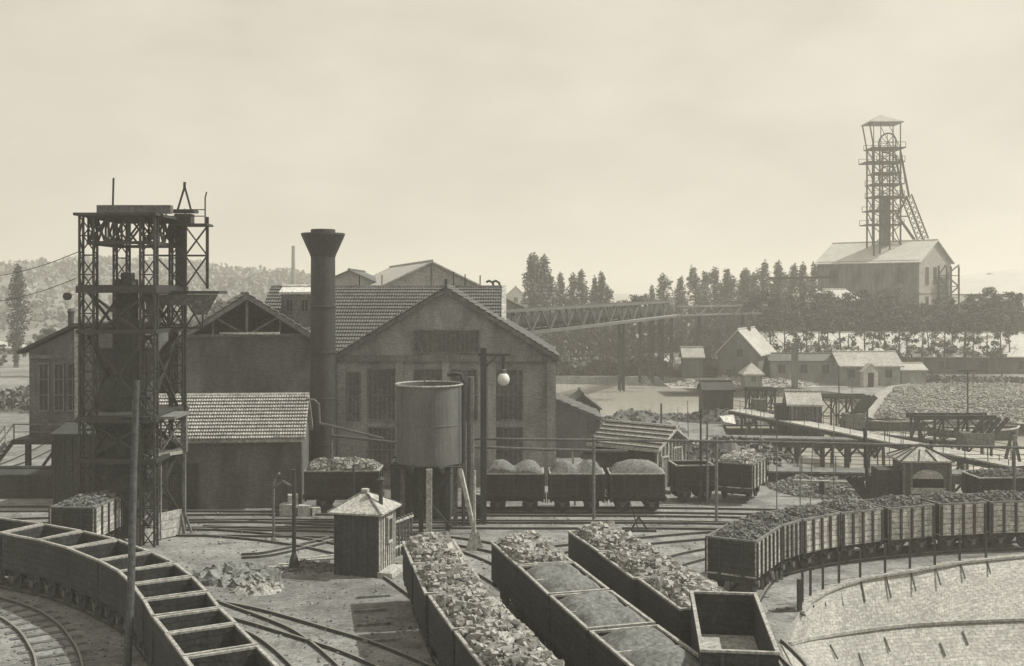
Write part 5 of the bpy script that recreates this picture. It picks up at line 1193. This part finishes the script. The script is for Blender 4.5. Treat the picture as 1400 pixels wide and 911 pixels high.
# ---------------------------------------------------------------- vegetation
def crown_mesh(name, clumps, n, leaf, m, seed):
    r = random.Random(seed); mb = MB()
    for (c, rad) in clumps:
        c = Vector(c); rad = Vector(rad); k = int(n/len(clumps))
        for _ in range(k):
            d = Vector((r.gauss(0,1), r.gauss(0,1), r.gauss(0,1))).normalized(); q = r.random()**.45
            p = c + Vector((d.x*rad.x*q, d.y*rad.y*q, d.z*rad.z*q)); s = leaf*r.uniform(.5, 1.3)
            a = Vector((r.gauss(0,1), r.gauss(0,1), r.gauss(0,1))).normalized(); b = a.cross(Vector((r.gauss(0,1), r.gauss(0,1), r.gauss(0,1)))).normalized()
            mb.quad(p-a*s-b*s*.6, p+a*s-b*s*.5, p+a*s*.9+b*s*.6, p-a*s*.8+b*s*.5)
    o = mb.build(name, m, loc=(0,0,0)); return o
def tree_proto(kind, seed, m='leaf'):
    r = random.Random(seed); root = empty('tree', (0,0,0)); t = MB()
    if kind == 'poplar':                     # unit: 14 m high
        t.tube([(0,0,0),(.1,0,6),(0,.1,12.5)], .28, 7, r2=.05)
        cl = []
        for k in range(16):
            z = 2.0+k*.74; w = 1.25*math.sin(min(1,(k+1.5)/5)*math.pi/2)*(1-(k/17)**4)*(.8+.35*r.random())+.15
            for j in range(2): cl.append(((r.uniform(-.45,.45)*w, r.uniform(-.45,.45)*w, z+r.uniform(-.4,.4)), (w*.6, w*.6, 1.25)))
        n, leaf = 2500, .14
    elif kind == 'broad':                    # 12 m high, bare trunk to 4 m
        t.tube([(0,0,0),(.15,0,2.5),(-.1,.1,5),(.1,0,9)], .22, 7, r2=.05)
        for k in range(7): a = k*.9+r.random(); z = r.uniform(3.2,6.5); t.tube([(0,0,z), (math.cos(a)*1.2,math.sin(a)*1.2,z+1.4), (math.cos(a)*2.3,math.sin(a)*2.3,z+2.2)], .09, 5, r2=.03)
        cl = []
        while len(cl) < 30:
            z = r.uniform(3.8,11.5); w = 2.9*math.sin(min(1,(z-3.2)/3.5)*math.pi/2)*(1-max(0,(z-7.5)/5.5)**2)+.2; cl.append(((r.uniform(-w,w), r.uniform(-w,w), z), (r.uniform(.4,1.2), r.uniform(.4,1.2), r.uniform(.35,.9))))
        n, leaf = 3600, .15
    elif kind == 'thin':                     # half bare young tree
        t.tube([(0,0,0),(.1,0,3.5),(-.1,0,8)], .2, 6, r2=.06)
        for k in range(8): a = k*.8+r.random(); z = r.uniform(2.5,6.5); t.tube([(0,0,z), (math.cos(a)*1.4,math.sin(a)*1.4,z+1.1)], .05, 4, r2=.02)
        cl = [((r.uniform(-2.3,2.3), r.uniform(-2,2), r.uniform(2.6,9.6)), (r.uniform(.25,.8), .6, r.uniform(.3,.9))) for _ in range(18)]
        n, leaf = 900, .15
    elif kind == 'bush':                     # 4 m
        t.tube([(0,0,0),(0,0,1.5)], .15, 6); cl = [((r.uniform(-1.7,1.7), r.uniform(-1.5,1.5), r.uniform(.5,3.2)), (1.0,1.0,.8)) for _ in range(12)]; n, leaf = 1100, .17
    tr = t.build('trunk', 'bark', root)
    c = crown_mesh('crown', cl, n, leaf, m, seed+50); c.parent = root
    return [root, TREE(root), False]
TP = {}
def tree(kind, seed, px, py_top, d, label, group, z0=0, wide=1.0, m='leaf', name=None, h=None, base_h=None):
    if kind == 'poplar' and m == 'leaf': m = 'leaf_poplar'
    key = (kind, seed, m)
    if key not in TP: TP[key] = tree_proto(kind, seed, m)
    pr = TP[key]; H0 = {'poplar': 14.0, 'broad': 12.2, 'thin': 9.8, 'bush': 4.0}[kind]
    top = W(px, py_top, d); s = (top.z-z0)/H0 if h is None else h/H0
    o = pr[0] if not pr[2] else copy_tree(pr[0], tree=pr[1]); pr[2] = True
    o.name = name or {'poplar': 'poplar_tree', 'broad': 'broadleaf_tree', 'thin': 'young_tree', 'bush': 'bush'}[kind]
    o.location = (top.x, d, z0); o.rotation_euler = (rnd.uniform(-.05,.05),rnd.uniform(-.05,.05),rnd.uniform(0,6)); o.scale = (s*wide, s*wide, s)
    return tag(o, label, {'poplar': 'tree', 'broad': 'tree', 'thin': 'tree', 'bush': 'bush'}[kind], group)
# the dense tall clump right of the white house
for k, (px, yt, w_) in enumerate(((728,350,1.5),(738,345,1.6),(747,349,1.5),(755,366,1.3))):
    tree('poplar', 1+k, px, yt, 215+k*3, f'{ORD[k+1]} tree of the dense tall dark clump right of the white house', 'dense tall tree clump right of the white house', wide=w_)
pop1 = [(768,374),(782,372),(797,369),(811,380),(822,373),(834,388)]
for k, (px, yt) in enumerate(pop1): tree('poplar', 1+k % 4, px, yt, 235, f'{ORD[k+1]} poplar to the right of the dense tall clump behind the conveyor bridge', 'poplars behind the conveyor bridge', wide=1.4)
pop2 = [(893,391),(905,373),(926,379),(955,366),(966,372),(979,364),(991,374),(1001,368),(1013,372),(1024,366),(1036,374),(1047,359),(1060,358),(1068,364),(1079,362),(1099,362),(1109,360)]
for k, (px, yt) in enumerate(pop2): tree('poplar', 1+k % 4, px, yt, 245+(k % 3)*6, 'pointed poplar crown in the row left of the mine building', 'poplars left of the mine building', wide=(1.3,1.7,1.45,1.8)[k % 4])
for k in range(15): tree('broad', 21+k % 4, 762+k*23, 399+(k*37 % 23), 225, 'round leafy tree below the poplar tops behind the conveyor bridge', 'leafy trees behind the conveyor bridge', wide=1.3)
for k in range(11): tree('broad', 21+k % 4, 770+k*27, 434+(k*29 % 14), 182+(k % 3)*4, 'leafy tree with bare lower trunk growing under the conveyor bridge', 'trees under the conveyor bridge', wide=1.0)
fr = [(1046,408),(1066,418),(1088,402),(1110,410),(1132,404),(1152,398),(1172,395),(1192,402),(1212,396),(1232,400),(1250,408),(1268,412),(1290,403),(1312,398),(1330,402),(1350,397),(1368,404),(1388,396)]
for k, (px, yt) in enumerate(fr): tree('broad', 21+k*3 % 7, px, yt+(16 if 1235 < px < 1305 else 2)+(k*37 % 31)-16, 184+(k*7 % 15), 'leafy tree on a bare leaning trunk before the white roofed warehouse', 'row of trees before the white roofed warehouse', wide=.95+(k*5 % 7)*.09)
for k in range(22): tree('thin', 31+k % 3, 1052+k*15.5+(k*13 % 9), 408+(k*17 % 41), 170+(k*5 % 9), 'thin half bare young tree before the white warehouse roof', 'young trees before the white warehouse roof', wide=.8+(k*7 % 5)*.15)
for k in range(9): tree('broad', 21+k*2 % 7, 1120+k*32, (405 if 3 < k < 6 else 392)+(k*19 % 14), 205, 'tall leafy tree hugging the foot of the mine building', 'trees around the foot of the mine building', wide=1.2)
tree('poplar', 3, 22, 361, 190, 'lone tall poplar against the wooded hill by the picture edge', None, wide=1.25, m='leaf_dark')
for k, (px, yt) in enumerate(((52,455),(80,440),(0,470),(300,408),(330,414))): tree('broad', 22+k % 3, px, yt, 170, f'{ORD[k+1]} leafy tree in front of the wooded hill', 'leafy trees in front of the wooded hill', wide=1.1)
# hedge of scrub on the far canal bank and undergrowth
def scrub(name, pts, n, hgt, wid, leaf, m, label, seed, cat='scrub'):
    r = random.Random(seed); mb = MB(); pts = [Vector(p) for p in pts]
    for _ in range(n):
        k = r.randrange(len(pts)-1); p = pts[k].lerp(pts[k+1], r.random()); hh = hgt*(.65+.5*mnoise.noise(Vector((p.x*.25, p.y*.1, seed))))
        p = p+Vector((r.uniform(-.5,.5), r.uniform(-wid,wid), hh*r.random()**.7)); s = leaf*r.uniform(.5,1.4)
        a = Vector((r.gauss(0,1), r.gauss(0,1), r.gauss(0,1))).normalized(); b = a.cross(Vector((r.gauss(0,1), r.gauss(0,1), r.gauss(0,1)))).normalized()
        mb.quad(p-a*s-b*s*.6, p+a*s-b*s*.5, p+a*s*.9+b*s*.6, p-a*s*.8+b*s*.5)
    return tag(mb.build(name, m, loc=(0,0,0)), label, cat, None, 'stuff')
scrub('hedge_scrub', [(4,174,0),(22,173,0),(40,166,0)], 11000, 3.6, 2.5, .28, 'leaf', 'dense dark hedge and scrub along the far canal bank', 3)
scrub('bank_scrub', [(38,160,0),(62,158,0),(100,156,0)], 5000, 1.6, 2.5, .22, 'leaf', 'low scrub on the bank below the warehouses', 4)
scrub('undergrowth', [(-5,205,0),(40,210,0),(90,200,0),(120,200,0)], 16000, 7.5, 6, .4, 'leaf_dark', 'dark undergrowth between the tree trunks below the mine', 5)
scrub('undergrowth', [(-80,130,0),(-52,122,0),(-38,118,0)], 4000, 2.6, 4, .28, 'leaf', 'low bushes beyond the timber screening house', 6)
# wooded hill at the back left, far low hills and the pale slag heap at the right
def hillz(x, y):
    t = max(0, min(1, (y-260)/330)); e = 1/(1+math.exp((x+75)/38)); ridge = 24+5*mnoise.noise(Vector((x*.008, 3, 0)))+2.5*mnoise.noise(Vector((x*.03, 7, 0)))
    return ridge*(t*t*(3-2*t))*e + (12*e if False else 0) - .3
mb = MB(); NX, NY = 90, 30
for i in range(NX+1):
    for j in range(NY+1): x, y = -520+i*7.0, 250+j*14; mb.v.append(Vector((x, y, hillz(x, y))))
for i in range(NX):
    for j in range(NY): a = i*(NY+1)+j; mb.f.append((a, a+NY+1, a+NY+2, a+1))
tag(mb.build('hills', 'hill', loc=(0,0,0)), 'long wooded hill behind the works', kind='structure')
r = random.Random(77); mb = MB()
for _ in range(2600):
    x, y = r.uniform(-420, -20), r.uniform(262, 640); z = hillz(x, y)
    if z < .8: continue
    hh = r.uniform(3, 7.5); rr = hh*r.uniform(.3,.5)
    for k in range(16):
        d = Vector((r.gauss(0,1), r.gauss(0,1), r.gauss(0,1))).normalized()*r.random()**.4
        p = Vector((x+d.x*rr, y+d.y*rr, z+hh*.6+d.z*hh*.45)); s = r.uniform(.5,1.3)
        a = Vector((r.gauss(0,1), r.gauss(0,1), r.gauss(0,1))).normalized(); b = a.cross(Vector((r.gauss(0,1), r.gauss(0,1), r.gauss(0,1)))).normalized()
        mb.quad(p-a*s-b*s*.7, p+a*s-b*s*.6, p+a*s*.9+b*s*.7, p-a*s*.8+b*s*.6)
tag(mb.build('distant_wood', 'leaf_far', loc=(0,0,0)), 'hazy mass of trees covering the far hill', 'wood', None, 'stuff')
mb = MB(); NX, NY = 60, 14
def slag(x, y): u = (x-295)/95; v = (y-640)/90; q = max(0, 1-abs(u)**1.6-v*v*.8); return 27*q**.8*(1+.05*mnoise.noise(Vector((x*.03,y*.03,0))))-.2
for i in range(NX+1):
    for j in range(NY+1): x, y = 195+i*3.6, 545+j*13; mb.v.append(Vector((x, y, slag(x, y))))
for i in range(NX):
    for j in range(NY): a = i*(NY+1)+j; mb.f.append((a, a+NY+1, a+NY+2, a+1))
tag(mb.build('slag_hill', 'slag', loc=(0,0,0), smooth=True), 'pale smooth slag heap far off at the right', kind='structure')
for k, (px, yt) in enumerate(((1356,366),(1359,368),(1374,373))): tree('bush', 41, px, yt, 620, 'dark bush on the crest of the pale slag heap', 'bushes on the slag heap', z0=CAMZ-(yt+6-HOR)/FOC*620-4.5, h=4.5)
for k in range(3): 
    mb = MB(); z = [9,14,8][k]; pts = [(-900+i*60, 1500+k*300, z*(.6+.6*abs(mnoise.noise(Vector((i*.15, k*5, 1)))))) for i in range(60)]
    for i in range(59):
        a, b = Vector(pts[i]), Vector(pts[i+1]); mb.quad((a.x,a.y,-1), (b.x,b.y,-1), b, a); mb.quad(a, b, (b.x,b.y+200,-1), (a.x,a.y+200,-1))
    tag(mb.build('far_hills', 'leaf_far', loc=(0,0,0), smooth=True), kind='structure')
# loose stones and clinker over the yard
r = random.Random(31); mb = MB()
for _ in range(2600):
    px, py = r.uniform(0, 1060), r.uniform(700, 911); g = G(px, py)
    lump(mb, g+Vector((0,0,.01)), r.uniform(.03,.13), r)
tag(mb.build('clinker', 'rubble', loc=(0,0,0)), 'loose clinker and stones strewn over the yard', 'stones', None, 'stuff')

# ---------------------------------------------------------------- haze
hm = bpy.data.materials.new('haze'); hm.use_nodes = True; t = hm.node_tree; t.nodes.clear()
pv = N(t, 'ShaderNodeVolumePrincipled'); pv.inputs['Color'].default_value = (.93, .91, .85, 1); pv.inputs['Density'].default_value = .0011; pv.inputs['Anisotropy'].default_value = .2
ou = N(t, 'ShaderNodeOutputMaterial'); t.links.new(pv.outputs[0], ou.inputs['Volume']); M['haze'] = hm
hz3 = MB().box((0, 1450, 29), (5990, 3400, 66)).build('haze', 'haze', loc=(0,0,0)); tag(hz3, kind='stuff'); hz3['label'] = 'thin pale haze over the far trees and hills'
